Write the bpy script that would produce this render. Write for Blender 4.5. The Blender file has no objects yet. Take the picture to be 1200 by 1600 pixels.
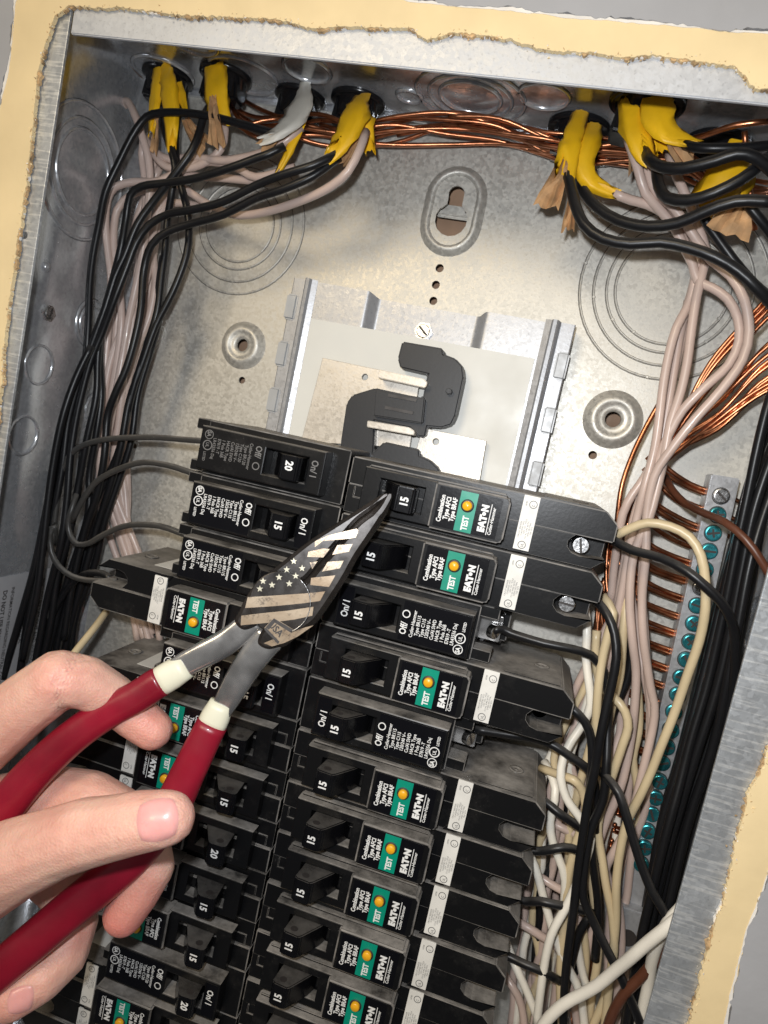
import bpy, bmesh, math, random, time
T0 = time.time()
from mathutils import Vector, Matrix, Quaternion
from mathutils import noise as mnoise
random.seed(7)
sc = bpy.context.scene
C = sc.collection
S = 0.001                                   # everything below is written in millimetres of the panel: x right, y up, z out of the wall
# ------------------------------------------------------------------ camera
ROT = Vector((0.0855, -0.216, -0.2186)); CAM = Vector((81.3677, 51.5337, 359.8702)); FPX = 1100.3624
MC = Matrix.Diagonal((1, -1, -1)) @ Quaternion(ROT.normalized(), ROT.length).to_matrix()      # panel -> view (x right, y down, z ahead)
RX = Matrix.Rotation(math.pi/2, 4, 'X')     # panel stands upright in the world
def ray(px, py): return MC.transposed() @ Vector(((px-600)/FPX, (py-800)/FPX, 1))
def at(px, py, z):
    d = ray(px, py); return CAM + d*((z-CAM.z)/d.z)
def atx(px, py, x):
    d = ray(px, py); return CAM + d*((x-CAM.x)/d.x)
def aty(px, py, y):
    d = ray(px, py); return CAM + d*((y-CAM.y)/d.y)
cd = bpy.data.cameras.new('camera'); cam = bpy.data.objects.new('camera', cd); C.objects.link(cam)
cd.sensor_fit = 'VERTICAL'; cd.sensor_height = 36; cd.lens = 36*FPX/1600; cd.clip_start = .01; cd.clip_end = 20
cam.matrix_basis = RX @ Matrix.Translation(CAM*S) @ (MC.transposed() @ Matrix.Diagonal((1, -1, -1))).to_4x4()
sc.camera = cam
cd.dof.use_dof = True; cd.dof.focus_distance = .30; cd.dof.aperture_fstop = 18
# ------------------------------------------------------------------ light: the room, a warm ceiling lamp, the phone's lamp
w = bpy.data.worlds.new("World"); sc.world = w; w.use_nodes = True
wn = w.node_tree.nodes; wl = w.node_tree.links
bg = wn['Background']; tc = wn.new('ShaderNodeTexCoord'); sp = wn.new('ShaderNodeSeparateXYZ'); mr = wn.new('ShaderNodeMapRange'); cr = wn.new('ShaderNodeValToRGB')
wl.new(tc.outputs['Generated'], sp.inputs[0]); wl.new(sp.outputs['Z'], mr.inputs['Value']); mr.inputs['From Min'].default_value = -1
wl.new(mr.outputs[0], cr.inputs[0]); wl.new(cr.outputs[0], bg.inputs[0])
cr.color_ramp.elements[0].color = (.07, .073, .08, 1); cr.color_ramp.elements[1].color = (.62, .60, .57, 1); cr.color_ramp.elements[0].position = .25; cr.color_ramp.elements[1].position = .95
bg.inputs[1].default_value = .62
def area(name, p, tgt, size, power, col):
    l = bpy.data.lights.new(name, 'AREA'); l.shape = 'DISK'; l.size = size*S; l.energy = power; l.color = col
    o = bpy.data.objects.new(name, l); C.objects.link(o)
    q = (Vector(tgt)-Vector(p)).to_track_quat('-Z', 'Y')
    o.matrix_basis = RX @ Matrix.Translation(Vector(p)*S) @ q.to_matrix().to_4x4()
area('ceiling_lamp', (-330, 520, 1150), (0, 0, 0), 420, 5.6, (1, .82, .56))
area('phone_lamp', CAM+Vector((-18, 24, 6)), (40, 10, 0), 12, .95, (.93, .96, 1))
sc.view_settings.view_transform = 'Standard'; sc.view_settings.look = 'None'; sc.view_settings.exposure = 0; sc.view_settings.gamma = 1
sc.cycles.max_bounces = 6; sc.cycles.use_denoising = True
# ------------------------------------------------------------------ materials
def mat(name):
    m = bpy.data.materials.new(name); m.use_nodes = True
    return m, m.node_tree.nodes, m.node_tree.links, m.node_tree.nodes['Principled BSDF']
def tex(n, l, kind, scale, vec, **k):
    t = n.new('ShaderNodeTex'+kind); t.inputs['Scale'].default_value = scale
    for a, b in k.items(): t.inputs[a].default_value = b
    l.new(vec, t.inputs['Vector']); return t
def ramp(n, l, src, a, b, ca, cb):
    r = n.new('ShaderNodeValToRGB'); e = r.color_ramp.elements
    e[0].position = a; e[1].position = b; e[0].color = (*ca, 1); e[1].color = (*cb, 1); l.new(src, r.inputs[0]); return r.outputs[0]
def mixc(n, l, f, a, b, mode='MIX'):
    x = n.new('ShaderNodeMix'); x.data_type = 'RGBA'; x.blend_type = mode
    for s, v in ((0, f), (6, a), (7, b)):
        if isinstance(v, (int, float)): x.inputs[s].default_value = v
        elif isinstance(v, tuple): x.inputs[s].default_value = (*v, 1)
        else: l.new(v, x.inputs[s])
    return x.outputs[2]
def mth(n, l, op, a, b=None):
    x = n.new('ShaderNodeMath'); x.operation = op
    for i, v in enumerate((a, b)):
        if v is None: continue
        if isinstance(v, (int, float)): x.inputs[i].default_value = v
        else: l.new(v, x.inputs[i])
    return x.outputs[0]
def bump(n, l, b, h, s, d):
    x = n.new('ShaderNodeBump'); x.inputs['Strength'].default_value = s; x.inputs['Distance'].default_value = d; l.new(h, x.inputs['Height']); l.new(x.outputs[0], b.inputs['Normal'])
def pos(n): return n.new('ShaderNodeNewGeometry').outputs['Position']
def plain(name, col, rough=.4, metal=0., var=.12, vs=60, bs=.0, bsc=400, coat=0., sss=0.):
    m, n, l, b = mat(name); p = pos(n)
    t = tex(n, l, 'Noise', vs, p, Detail=4.)
    f = ramp(n, l, t.outputs[0], .3, .7, tuple(c*(1-var) for c in col), tuple(min(1, c*(1+var)) for c in col))
    l.new(f, b.inputs['Base Color']); b.inputs['Metallic'].default_value = metal
    t2 = tex(n, l, 'Noise', vs*3, p, Detail=3.)
    l.new(ramp(n, l, t2.outputs[0], .3, .75, (rough*.8,)*3, (min(1, rough*1.3),)*3), b.inputs['Roughness'])
    if bs: bump(n, l, b, tex(n, l, 'Noise', bsc, p, Detail=4.).outputs[0], bs, .0003)
    b.inputs['Coat Weight'].default_value = coat
    if sss: b.inputs['Subsurface Weight'].default_value = sss; b.inputs['Subsurface Radius'].default_value = (.004, .002, .001); b.inputs['Subsurface Scale'].default_value = 1
    return m
def galvanised(name, base=(.60, .61, .61), rough=.36, spangle=.14, metal=.88, wave=.25, brushed=0., cloud=.5, cell=620):
    m, n, l, b = mat(name); p = pos(n)
    v = tex(n, l, 'Voronoi', cell, p); sepc = n.new('ShaderNodeSeparateColor'); l.new(v.outputs['Color'], sepc.inputs[0])
    big = tex(n, l, 'Noise', 22, p, Detail=5., Roughness=.6)
    fine = tex(n, l, 'Noise', 900, p, Detail=3.)
    c = ramp(n, l, big.outputs[0], .3, .72, tuple(x*(1-.24*cloud) for x in base), tuple(min(1, x*(1+.16*cloud)) for x in base))
    c = mixc(n, l, spangle, c, ramp(n, l, sepc.outputs[0], 0, 1, tuple(x*.5 for x in base), tuple(min(1, x*1.5) for x in base)))
    sk = ramp(n, l, fine.outputs[0], .60, .70, (0, 0, 0), (1, 1, 1)); c = mixc(n, l, mth(n, l, 'MULTIPLY', sk, .35), c, tuple(x*.45 for x in base))
    ch = tex(n, l, 'Noise', 60, p, Detail=8., Roughness=.75); ck = ramp(n, l, ch.outputs[0], .62, .74, (0, 0, 0), (1, 1, 1))
    c = mixc(n, l, mth(n, l, 'MULTIPLY', ck, .3*cloud), c, (.75, .75, .72))
    if brushed:
        mp = n.new('ShaderNodeMapping'); mp.inputs['Scale'].default_value = (60, 400, 900); mp.inputs['Rotation'].default_value = (0, .25, 0); l.new(p, mp.inputs[0])
        br = tex(n, l, 'Noise', 1, mp.outputs[0], Detail=3.); c = mixc(n, l, mth(n, l, 'MULTIPLY', ramp(n, l, br.outputs[0], .52, .6, (0, 0, 0), (1, 1, 1)), brushed), c, (.82, .82, .80))
    l.new(c, b.inputs['Base Color'])
    r = ramp(n, l, mixc(n, l, .35, big.outputs[0], sepc.outputs[0]), .2, .8, (rough*.75,)*3, (rough*1.35,)*3); l.new(r, b.inputs['Roughness'])
    b.inputs['Metallic'].default_value = metal
    wv = tex(n, l, 'Noise', 16, p, Detail=1.); h = mth(n, l, 'ADD', mth(n, l, 'MULTIPLY', wv.outputs[0], 14*wave), mth(n, l, 'MULTIPLY', fine.outputs[0], .18))
    bump(n, l, b, h, .5, .0004)
    return m
def plastic(name, col=(.0055, .0055, .006), rough=.30, dust=1.0, edge=False):
    m, n, l, b = mat(name); g = n.new('ShaderNodeNewGeometry'); p = g.outputs['Position']
    s = n.new('ShaderNodeSeparateXYZ'); l.new(g.outputs['Normal'], s.inputs[0])
    up = ramp(n, l, s.outputs['Z'], .25, .9, (0, 0, 0), (1, 1, 1))        # dust settles on what faces up
    cl = tex(n, l, 'Noise', 45, p, Detail=6., Roughness=.7); clo = ramp(n, l, cl.outputs[0], .34, .68, (.10,)*3, (1, 1, 1))
    fn = tex(n, l, 'Noise', 1500, p, Detail=2.); spk = ramp(n, l, fn.outputs[0], .66, .74, (0, 0, 0), (1, 1, 1))
    cl2 = tex(n, l, 'Noise', 70, p, Detail=5., Roughness=.7); patch = ramp(n, l, cl2.outputs[0], .52, .72, (0, 0, 0), (1, 1, 1))
    f = mth(n, l, 'MULTIPLY', mth(n, l, 'MULTIPLY', up, clo), dust)
    f = mth(n, l, 'MAXIMUM', f, mth(n, l, 'MULTIPLY', mth(n, l, 'MULTIPLY', spk, patch), .35*dust))
    f = mth(n, l, 'MAXIMUM', f, mth(n, l, 'MULTIPLY', patch, .025*dust))
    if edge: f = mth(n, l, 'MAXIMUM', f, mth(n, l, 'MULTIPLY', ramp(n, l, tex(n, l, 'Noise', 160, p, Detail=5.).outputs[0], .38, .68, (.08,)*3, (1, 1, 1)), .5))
    c = mixc(n, l, f, col, (.40, .37, .335)); l.new(c, b.inputs['Base Color'])
    l.new(mixc(n, l, f, (rough,)*3, (.85,)*3), b.inputs['Roughness'])
    b.inputs['Specular IOR Level'].default_value = .35
    bump(n, l, b, tex(n, l, 'Noise', 700, p, Detail=3.).outputs[0], .12, .0002)
    return m
M = {}
M['back'] = galvanised('galvanised_sheet_back', (.56, .54, .49), .49, .24, .56, .04, cloud=.25, cell=700)
M['side'] = galvanised('galvanised_sheet_side', (.68, .70, .73), .22, .20, .72, .8, cloud=.8)
M['lip'] = galvanised('galvanised_lip', (.56, .575, .60), .45, .08, .30, .10)
M['lipbrush'] = galvanised('galvanised_lip_scuffed', (.46, .48, .50), .42, .10, .60, .10, .45)
M['pan'] = galvanised('zinc_pan', (.43, .435, .45), .40, .08, .50, .10, cloud=.4)
M['loop'] = plain('grey_zinc_loop', (.40, .41, .42), .5, .3, .08)
M['liner'] = plain('cream_liner_sheet', (.66, .65, .60), .45, 0, .05, 20)
M['alu'] = galvanised('tin_plated_bus', (.56, .52, .46), .40, .04, .6, .15)
M['busplastic'] = plastic('bus_insulator_plastic', (.020, .021, .024), .42, .35)
M['black'] = plastic('breaker_plastic'); M['edge'] = plastic('breaker_plastic_worn_edge_highlight', (.085, .08, .075), .38, 1., True)  # edge: highlights painted into the bevel colour, along with dust and wear
M['face'] = plastic('breaker_label_black', (.0035, .0035, .005), .22, .16)
M['lever'] = plastic('lever_plastic', (.004, .004, .005), .2, .28)
M['green'] = plain('green_label', (0, .26, .17), .35, 0, .06)
M['white'] = plain('white_print', (.80, .80, .78), .5, 0, .05)
M['greyprint'] = plain('grey_print', (.16, .155, .15), .5)
M['sticker'] = plain('white_sticker', (.78, .76, .71), .45, 0, .10, 90)
M['stprint'] = plain('sticker_print', (.12, .12, .12), .6)
M['orange'] = plain('orange_button', (.86, .42, .015), .3, 0, .05, 60)
M['steel'] = plain('screw_steel', (.62, .62, .62), .25, 1, .2, 300, .3, 900)
M['teal'] = plain('teal_zinc_screw', (.05, .33, .38), .27, .8, .55, 110, .3, 700)
M['wblack'] = plastic('black_wire_insulation', (.008, .008, .009), .36, .25)
M['wdusty'] = plastic('dusty_black_wire_insulation', (.018, .018, .019), .42, .7)
M['wgrey'] = plastic('dusty_grey_wire_insulation', (.045, .043, .04), .35, .6)
M['wtan'] = plain('pinkish_tan_wire_insulation', (.56, .43, .37), .34, 0, .1, 40, .1, 300, .1)
M['wcream'] = plain('cream_wire_insulation', (.62, .50, .31), .36, 0, .1, 40, .1, 300)
M['wwhite'] = plain('white_wire_insulation', (.84, .79, .69), .34, 0, .08, 40, .1, 300)
M['wbrown'] = plain('brown_wire', (.10, .035, .018), .35, 0, .2, 60)
M['copper'] = plain('bare_copper', (.50, .20, .10), .33, 1, .35, 120, .15, 700)
M['yellow'] = plain('yellow_cable_jacket', (.88, .50, .010), .46, 0, .14, 60, .5, 130, .05)
M['jwhite'] = plain('grey_white_cable_jacket', (.60, .57, .50), .4, 0, .10, 60)
M['paper'] = plain('brown_kraft_paper', (.46, .27, .13), .85, 0, .3, 150, .8, 250)
M['bush'] = plastic('black_cable_bushing', (.008, .008, .009), .22, .2)
M['red'] = plain('red_grip', (.235, .006, .020), .34, 0, .30, 30, .35, 160, .12)
M['cream'] = plain('cream_collar', (.72, .70, .55), .4, 0, .06)
M['psteel'] = plain('dark_plier_steel', (.56, .55, .54), .20, .9, .35, 60, .2, 110)
M['jaw'] = plain('dark_printed_jaw', (.030, .025, .022), .26, .35, .5, 90, .06, 300)
M['stripe'] = plain('tan_flag_print', (.34, .25, .17), .36, .25, .5, 130, .3, 600)
M['star'] = plain('star_print', (.46, .43, .33), .4, .3, .2, 200)
M['ink'] = plain('engraving', (.035, .03, .028), .5)
M['drygrey'] = plain('grey_wall_paint', (.36, .36, .37), .6, 0, .06, 30, .5, 180)
M['dryyellow'] = plain('yellow_wall_compound', (.79, .62, .35), .7, 0, .07, 40, .6, 120)
M['drywhite'] = plain('white_gypsum', (.78, .74, .68), .85, 0, .1, 100, .8, 300)
M['drybrown'] = plain('torn_brown_paper', (.46, .31, .16), .9, 0, .6, 200, 1, 500)
M['stud'] = plain('wooden_sheathing', (.36, .23, .15), .8, 0, .2, 50, .3, 200)
M['sheet'] = plain('instruction_sheet', (.40, .40, .41), .5, 0, .06)
m, n, l, b = mat('skin'); M['skin'] = m; p = pos(n)
a = n.new('ShaderNodeAttribute'); a.attribute_name = 'redness'
t1 = tex(n, l, 'Noise', 70, p, Detail=5., Roughness=.6); c = ramp(n, l, t1.outputs[0], .3, .7, (.72, .40, .31), (.86, .55, .43))
c = mixc(n, l, a.outputs['Fac'], c, (.66, .20, .17)); l.new(c, b.inputs['Base Color']); b.inputs['Roughness'].default_value = .48
b.inputs['Subsurface Weight'].default_value = .35; b.inputs['Subsurface Radius'].default_value = (.005, .0018, .001); b.inputs['Subsurface Scale'].default_value = 1
mp = n.new('ShaderNodeMapping'); mp.inputs['Scale'].default_value = (1, 1, 1); l.new(p, mp.inputs[0])
vz = tex(n, l, 'Voronoi', 1100, mp.outputs[0]); n2 = tex(n, l, 'Noise', 320, p, Detail=4.)
bump(n, l, b, mth(n, l, 'ADD', mth(n, l, 'MULTIPLY', vz.outputs['Distance'], .6), n2.outputs[0]), .5, .00045)
M['nail'] = plain('thumb_nail', (.80, .38, .35), .32, 0, .12, 90, .12, 300, .12, .2)
m, n, l, b = mat('worn_tan_flag_print'); M['stripe'] = m; p = pos(n)
wn_ = tex(n, l, 'Noise', 260, p, Detail=7., Roughness=.75); big_ = tex(n, l, 'Noise', 60, p, Detail=3.)
c = ramp(n, l, big_.outputs[0], .35, .65, (.26, .18, .11), (.46, .37, .27))
c = mixc(n, l, ramp(n, l, wn_.outputs[0], .54, .66, (0, 0, 0), (1, 1, 1)), c, (.09, .07, .055)); l.new(c, b.inputs['Base Color'])
b.inputs['Roughness'].default_value = .3; b.inputs['Metallic'].default_value = .35; bump(n, l, b, wn_.outputs[0], .35, .0002)
# ------------------------------------------------------------------ mesh helpers
class B:
    def __init__(s): s.v = []; s.f = []; s.mi = []; s.sm = []
    def add(s, vs, fs, mi=0, sm=False):
        o = len(s.v); s.v += [Vector(v) for v in vs]; s.f += [tuple(i+o for i in f) for f in fs]
        s.mi += [mi]*len(fs) if isinstance(mi, int) else list(mi); s.sm += [sm]*len(fs); return s
    def bm(s, bm, mi=None, sm=False, M4=None):
        bm.verts.index_update(); vs = [(M4 @ v.co if M4 else v.co.copy()) for v in bm.verts]
        s.add(vs, [[v.index for v in f.verts] for f in bm.faces], [f.material_index if mi is None else mi for f in bm.faces], sm); bm.free(); return s
    def prism(s, poly, z0, z1, bev=.35, mi=0, seg=2, M4=None, bmi=1, sm=False):
        bm = bmesh.new(); n = len(poly)
        lo = [bm.verts.new((p[0], p[1], z0)) for p in poly]; hi = [bm.verts.new((p[0], p[1], z1)) for p in poly]
        bm.faces.new(hi); bm.faces.new(lo[::-1])
        for i in range(n): bm.faces.new((lo[i], lo[(i+1) % n], hi[(i+1) % n], hi[i]))
        bmesh.ops.recalc_face_normals(bm, faces=bm.faces)
        for f in bm.faces: f.material_index = mi
        if bev:
            ed = [e for e in bm.edges if max(e.verts[0].co.z, e.verts[1].co.z) > z1-1e-6]
            bmesh.ops.bevel(bm, geom=ed, offset=bev, segments=seg, affect='EDGES', material=bmi, clamp_overlap=True)
        return s.bm(bm, None, sm, M4)
    def box(s, x0, x1, y0, y1, z0, z1, bev=.35, mi=0, **k): return s.prism([(x0, y0), (x1, y0), (x1, y1), (x0, y1)], z0, z1, bev, mi, **k)
    def cyl(s, c, r, z0, z1, n=20, mi=0, r2=None, sm=False, M4=None):
        r2 = r if r2 is None else r2; vs = []
        for z, q in ((z0, r), (z1, r2)):
            for i in range(n): t = 2*math.pi*i/n; vs.append(Vector((c[0]+q*math.cos(t), c[1]+q*math.sin(t), z)))
        if M4: vs = [M4 @ v for v in vs]
        s.add(vs, [[i, (i+1) % n, n+(i+1) % n, n+i] for i in range(n)], mi, True); s.add(vs[n:], [list(range(n))], mi); return s
    def lathe(s, c, prof, n=28, mi=0, M4=None, closed=False):
        vs = []
        for r, z in prof:
            for i in range(n): t = 2*math.pi*i/n; vs.append(Vector((c[0]+r*math.cos(t), c[1]+r*math.sin(t), z)))
        if M4: vs = [M4 @ v for v in vs]
        k = len(prof); fs = [[j*n+i, j*n+(i+1) % n, (j+1) % k*n+(i+1) % n, (j+1) % k*n+i] for j in range(k if closed else k-1) for i in range(n)]
        return s.add(vs, fs, mi, True)
    def loft(s, rings, mi=0, sm=True, caps=True):
        n = len(rings[0]); vs = [v for r in rings for v in r]
        fs = [[j*n+i, j*n+(i+1) % n, (j+1)*n+(i+1) % n, (j+1)*n+i] for j in range(len(rings)-1) for i in range(n)]
        if caps: fs += [list(range(n))[::-1], [(len(rings)-1)*n+i for i in range(n)]]
        return s.add(vs, fs, mi, sm)
    def tube(s, pts, r, n=8, mi=0, rr=None, flat=1.):
        rings = frames(pts, r, n, rr, flat); return s.loft(rings, mi)
    def build(s, name, mats, parent=None, origin=None):
        me = bpy.data.meshes.new(name); o = Vector(origin) if origin is not None else Vector((0, 0, 0))
        me.from_pydata([(v-o)*S for v in s.v], [], s.f)
        for x in (mats if isinstance(mats, (list, tuple)) else [mats]): me.materials.append(M[x])
        me.polygons.foreach_set('material_index', s.mi); me.polygons.foreach_set('use_smooth', s.sm); me.update()
        return link(name, me, parent, o)
def link(name, me, parent=None, o=Vector((0, 0, 0))):
    ob = bpy.data.objects.new(name, me); C.objects.link(ob)
    if parent: ob.parent = parent
    ob.location = o*S; return ob
def tag(o, label=None, cat=None, group=None, kind=None):
    for k, v in (('label', label), ('category', cat), ('group', group), ('kind', kind)):
        if v: o[k] = v
    return o
def thing(name, label, cat, loc=(0, 0, 0), rz=0, group=None):
    o = bpy.data.objects.new(name, None); C.objects.link(o); o.location = Vector(loc)*S; o.rotation_euler = (0, 0, rz); o.empty_display_size = .01
    return tag(o, label, cat, group)
def smooth(pts, step=5.):
    pts = [Vector(p) for p in pts]; out = []
    P = [pts[0]*2-pts[1]]+pts+[pts[-1]*2-pts[-2]]
    for i in range(1, len(P)-2):
        a, b, c, d = P[i-1:i+3]; k = max(2, int((c-b).length/step))
        for j in range(k):
            t = j/k; out.append(.5*((2*b)+(c-a)*t+(2*a-5*b+4*c-d)*t*t+(3*b-a-3*c+d)*t**3))
    out.append(pts[-1]); return out
def frames(pts, r, n, rr=None, flat=1.):
    k = len(pts); rings = []; up = None
    for i in range(k):
        t = (pts[min(i+1, k-1)]-pts[max(i-1, 0)]).normalized()
        if up is None: up = t.orthogonal().normalized() if abs(t.z) > .9 else (Vector((0, 0, 1))-t*t.z).normalized()
        up = (up-t*up.dot(t)).normalized(); sd = t.cross(up)
        q = rr[i] if rr else r
        rings.append([pts[i]+(up*math.cos(2*math.pi*j/n)*flat+sd*math.sin(2*math.pi*j/n))*q for j in range(n)])
    return rings
def evalcurve(cu):
    ob = bpy.data.objects.new('t', cu); C.objects.link(ob); dg = bpy.context.evaluated_depsgraph_get()
    me = bpy.data.meshes.new_from_object(ob.evaluated_get(dg)); bpy.data.objects.remove(ob); return me
def plate(b, loops, z0, z1, bev=0., mi=0, M4=None):
    """flat sheet with holes"""
    cu = bpy.data.curves.new('t', 'CURVE'); cu.dimensions = '2D'; cu.fill_mode = 'BOTH'; cu.extrude = (z1-z0)/2-bev
    if bev: cu.bevel_depth = bev; cu.bevel_resolution = 1; cu.offset = -bev
    for lp in loops:
        s = cu.splines.new('POLY'); s.points.add(len(lp)-1); s.use_cyclic_u = True
        for i, p in enumerate(lp): s.points[i].co = (p[0], p[1], 0, 1)
    me = evalcurve(cu); zc = (z0+z1)/2
    vs = [Vector((v.co.x, v.co.y, v.co.z+zc)) for v in me.vertices]
    if M4: vs = [M4 @ v for v in vs]
    b.add(vs, [list(p.vertices) for p in me.polygons], mi); bpy.data.meshes.remove(me); return b
TC = {}
def text(b, s, P, X, Y, size, mi=0, bold=.012, wide=.82, align='LEFT'):
    """letters in the plane at P: X is the reading direction, Y the letters' up"""
    key = (s, bold, align)
    if key not in TC:
        cu = bpy.data.curves.new('t', 'FONT'); cu.body = s; cu.size = 1; cu.offset = bold; cu.align_x = align; cu.resolution_u = 2; cu.fill_mode = 'FRONT'
        me = evalcurve(cu); TC[key] = ([(v.co.x, v.co.y) for v in me.vertices], [list(p.vertices) for p in me.polygons]); bpy.data.meshes.remove(me)
    vs, fs = TC[key]; P = Vector(P); X = Vector(X)*size*wide; Y = Vector(Y)*size
    return b.add([P+X*v[0]+Y*v[1] for v in vs], fs, mi)
def circ(cx, cy, r, n=24, ry=None): return [(cx+r*math.cos(2*math.pi*i/n), cy+(ry or r)*math.sin(2*math.pi*i/n)) for i in range(n)]
def copytree(o, parent=None):
    c = o.copy(); C.objects.link(c); c.parent = parent
    for ch in list(KIDS.get(o.name, [])): copytree(ch, c)
    return c
KIDS = {}
def index_kids(root):
    for o in [root]+list(root.children_recursive): KIDS[o.name] = list(o.children)
def wob(i, a, s=1.): return a*(mnoise.noise(Vector((i*s, 3.3, 7.7)))+.5*mnoise.noise(Vector((i*s*2.7, 9.1, 1.7))))
# ------------------------------------------------------------------ the wall round the box
def ragged(pts, amp, step=1.2, seed=0., sharp=1.):
    out = []
    for i in range(len(pts)):
        a, b_ = Vector(pts[i][:2]), Vector(pts[(i+1) % len(pts)][:2]); k = max(1, int((b_-a).length/step)); nrm = Vector((-(b_-a).y, (b_-a).x)).normalized()
        for j in range(k):
            p = a.lerp(b_, j/k); q = p*.11+Vector((seed, seed))
            d = mnoise.noise(Vector((q.x, q.y, 0)))*amp+mnoise.noise(Vector((q.x*5, q.y*5, 2)))*amp*.55*sharp+mnoise.noise(Vector((q.x*14, q.y*14, 5)))*amp*.35*sharp
            out.append(tuple(p+nrm*d))
    return out
TOPE = [(85, 24), (110, 10), (190, 12), (265, 22), (300, 25), (400, 28), (440, 34), (500, 45), (560, 42), (640, 45), (667, 62), (700, 52), (800, 62), (860, 78), (930, 84), (975, 92), (1020, 86), (1060, 94), (1100, 98), (1150, 102), (1180, 138), (1210, 142), (1240, 120), (1420, 128)]
LEFE = [(85, 24), (78, 45), (68, 80), (58, 130), (50, 200), (42, 280), (34, 340), (25, 400), (17, 450), (8, 520), (2, 600), (-8, 680), (-60, 1100)]
RIGE = [(1200, 1170), (1187, 1207), (1170, 1240), (1163, 1267), (1150, 1310), (1137, 1387), (1117, 1440), (1100, 1507), (1087, 1560), (1070, 1625)]
T_ = [at(*p, 100) for p in TOPE]; L_ = [at(*p, 100) for p in LEFE]; R_ = [at(*p, 100) for p in RIGE]
inner = [v[:2] for v in L_[::-1]] + [v[:2] for v in T_[1:]] + [(196, 150), (194, 20)] + [v[:2] for v in R_] + [(R_[-1].x, -330), (L_[-1].x, -330)]
BIG = [(-900, -900), (900, -900), (900, 900), (-900, 900)]
wall = B(); plate(wall, [BIG, [(-200, -345), (215, -345), (215, 240), (-200, 240)]], 85, 99); wall = tag(wall.build('wall', 'drygrey'), kind='structure')
yo = [v[:2] for v in (at(-60, 420, 100), at(-8, 200, 100), at(12, 110, 100), at(19, 55, 100), at(23, 0, 100), at(60, -60, 100), at(300, -60, 100), at(560, -25, 100), at(640, -1, 100), at(700, 6, 100), at(800, 13, 100), at(900, 26, 100), at(1000, 34, 100), at(1100, 42, 100), at(1200, 50, 100), at(1420, 70, 100))]
yo += [(222, 190), (214, 20)] + [v[:2] for v in (at(1202, 1362, 100), at(1170, 1453, 100), at(1153, 1517, 100), at(1128, 1625, 100))] + [(at(1128, 1625, 100).x-8, -345), (-206, -345), (-206, 40)]
y = B(); plate(y, [ragged(yo, .5, 2.5, 4), ragged(inner, .85, .6, 1, 1.4)], 98.2, 100.2); y.build('yellow_compound_border', 'dryyellow', wall)
y = B(); plate(y, [ragged(yo, .9, 2, 8, 1.2), ragged([(Vector(p)*1).lerp(Vector((9, 0)), .004)[:] for p in yo], .6, 2, 3)], 98.6, 100.42); y.build('white_plaster_chips', 'drywhite', wall)
y = B(); plate(y, [BIG, ragged(yo, 1.1, 1.6, 12, 1.4)], 99.2, 100.7); y.build('grey_paint_layer', 'drygrey', wall)
y = B(); plate(y, [ragged([(Vector(p)-Vector((9, 0))).normalized()[:] and tuple(Vector((9, 0))+(Vector(p)-Vector((9, 0)))*1.02) for p in inner], .1, 3), ragged([tuple(Vector((9, 0))+(Vector(p)-Vector((9, 0)))*1.001) for p in inner], 1.15, .45, 21, 2.0)], 98.1, 99.6); y.build('torn_brown_paper_edge', 'drybrown', wall)
y = B(); plate(y, [ragged([tuple(Vector((9, 0))+(Vector(p)-Vector((9, 0)))*1.02) for p in inner], .1, 3), ragged([tuple(Vector((9, 0))+(Vector(p)-Vector((9, 0)))*1.003) for p in inner], 1.1, .9, 33, 1.3)], 98.05, 99.2); y.build('white_gypsum_edge', 'drywhite', wall)
# loose crumbs and fibres along the cut
cb = B(); E2 = ragged(inner, 1.1, .55, 1)
for k, (x, yy) in enumerate(E2):
    if random.random() < .75:
        r = random.uniform(.2, .75); p = Vector((x+random.gauss(0, .9), yy+random.gauss(0, .9), 99.7+random.random()*.8))
        q = [p+Vector([random.uniform(-r, r) for _ in range(3)]) for _ in range(4)]; cb.add(q, [(0, 1, 2), (0, 2, 3), (0, 3, 1), (1, 3, 2)], random.choice((0, 0, 1, 1, 2)))
o = cb.build('crumbled_edge', ['dryyellow', 'drybrown', 'drywhite'], wall); o['kind'] = 'stuff'
tag(B().box(-230, 240, -360, 260, -22, -16, 0).build('wall_sheathing', 'stud'), kind='structure')
# ------------------------------------------------------------------ the steel box
XL, XR, YT, YB, ZF = -168., 187., 209., -330., 98.
box = thing('breaker_panel_box', 'open galvanised steel electrical panel box sunk in the cut wall', 'panel box')
kx, ky = 9.2, 167.
key = [(kx-4.2, ky+4), (kx-4.2, ky+8)]+[(kx+4.6*math.cos(math.pi-math.pi*i/8), ky+10+4.6*math.sin(math.pi*i/8)) for i in range(9)]+[(kx+4.6, ky+4), (kx+7, ky+1)]
key += [(kx+9.5*math.cos(a), ky-4.5+9.5*math.sin(a)) for a in [math.radians(35-25*i) for i in range(11)]]+[(kx-7, ky+1)]
def caps(w_, h, n=12): return [(kx+w_*math.cos(math.pi*i/n), ky+h+w_*math.sin(math.pi*i/n)) for i in range(n+1)]+[(kx-w_*math.cos(math.pi*i/n), ky-h-w_*math.sin(math.pi*i/n)) for i in range(n+1)]
D1, D2 = at(378, 539, 2), at(958, 655, 2)
small = [circ(*at(x, yy, 0)[:2], r, 14) for x, yy, r in ((687, 419, 2.1), (681, 445, 2.1), (677, 470, 2.1), (672, 489, 2.1), (378, 594, 1.9), (926, 711, 2.1), (210, 697, 1.6))]
b = B(); plate(b, [[(XL, YB), (XR, YB), (XR, YT), (XL, YT)], caps(12.5, 7.5), circ(D1.x, D1.y, 7), circ(D2.x, D2.y, 7)]+small, -1.2, 0); b.build('back_panel', 'back', box)
b = B(); rings = []
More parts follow.
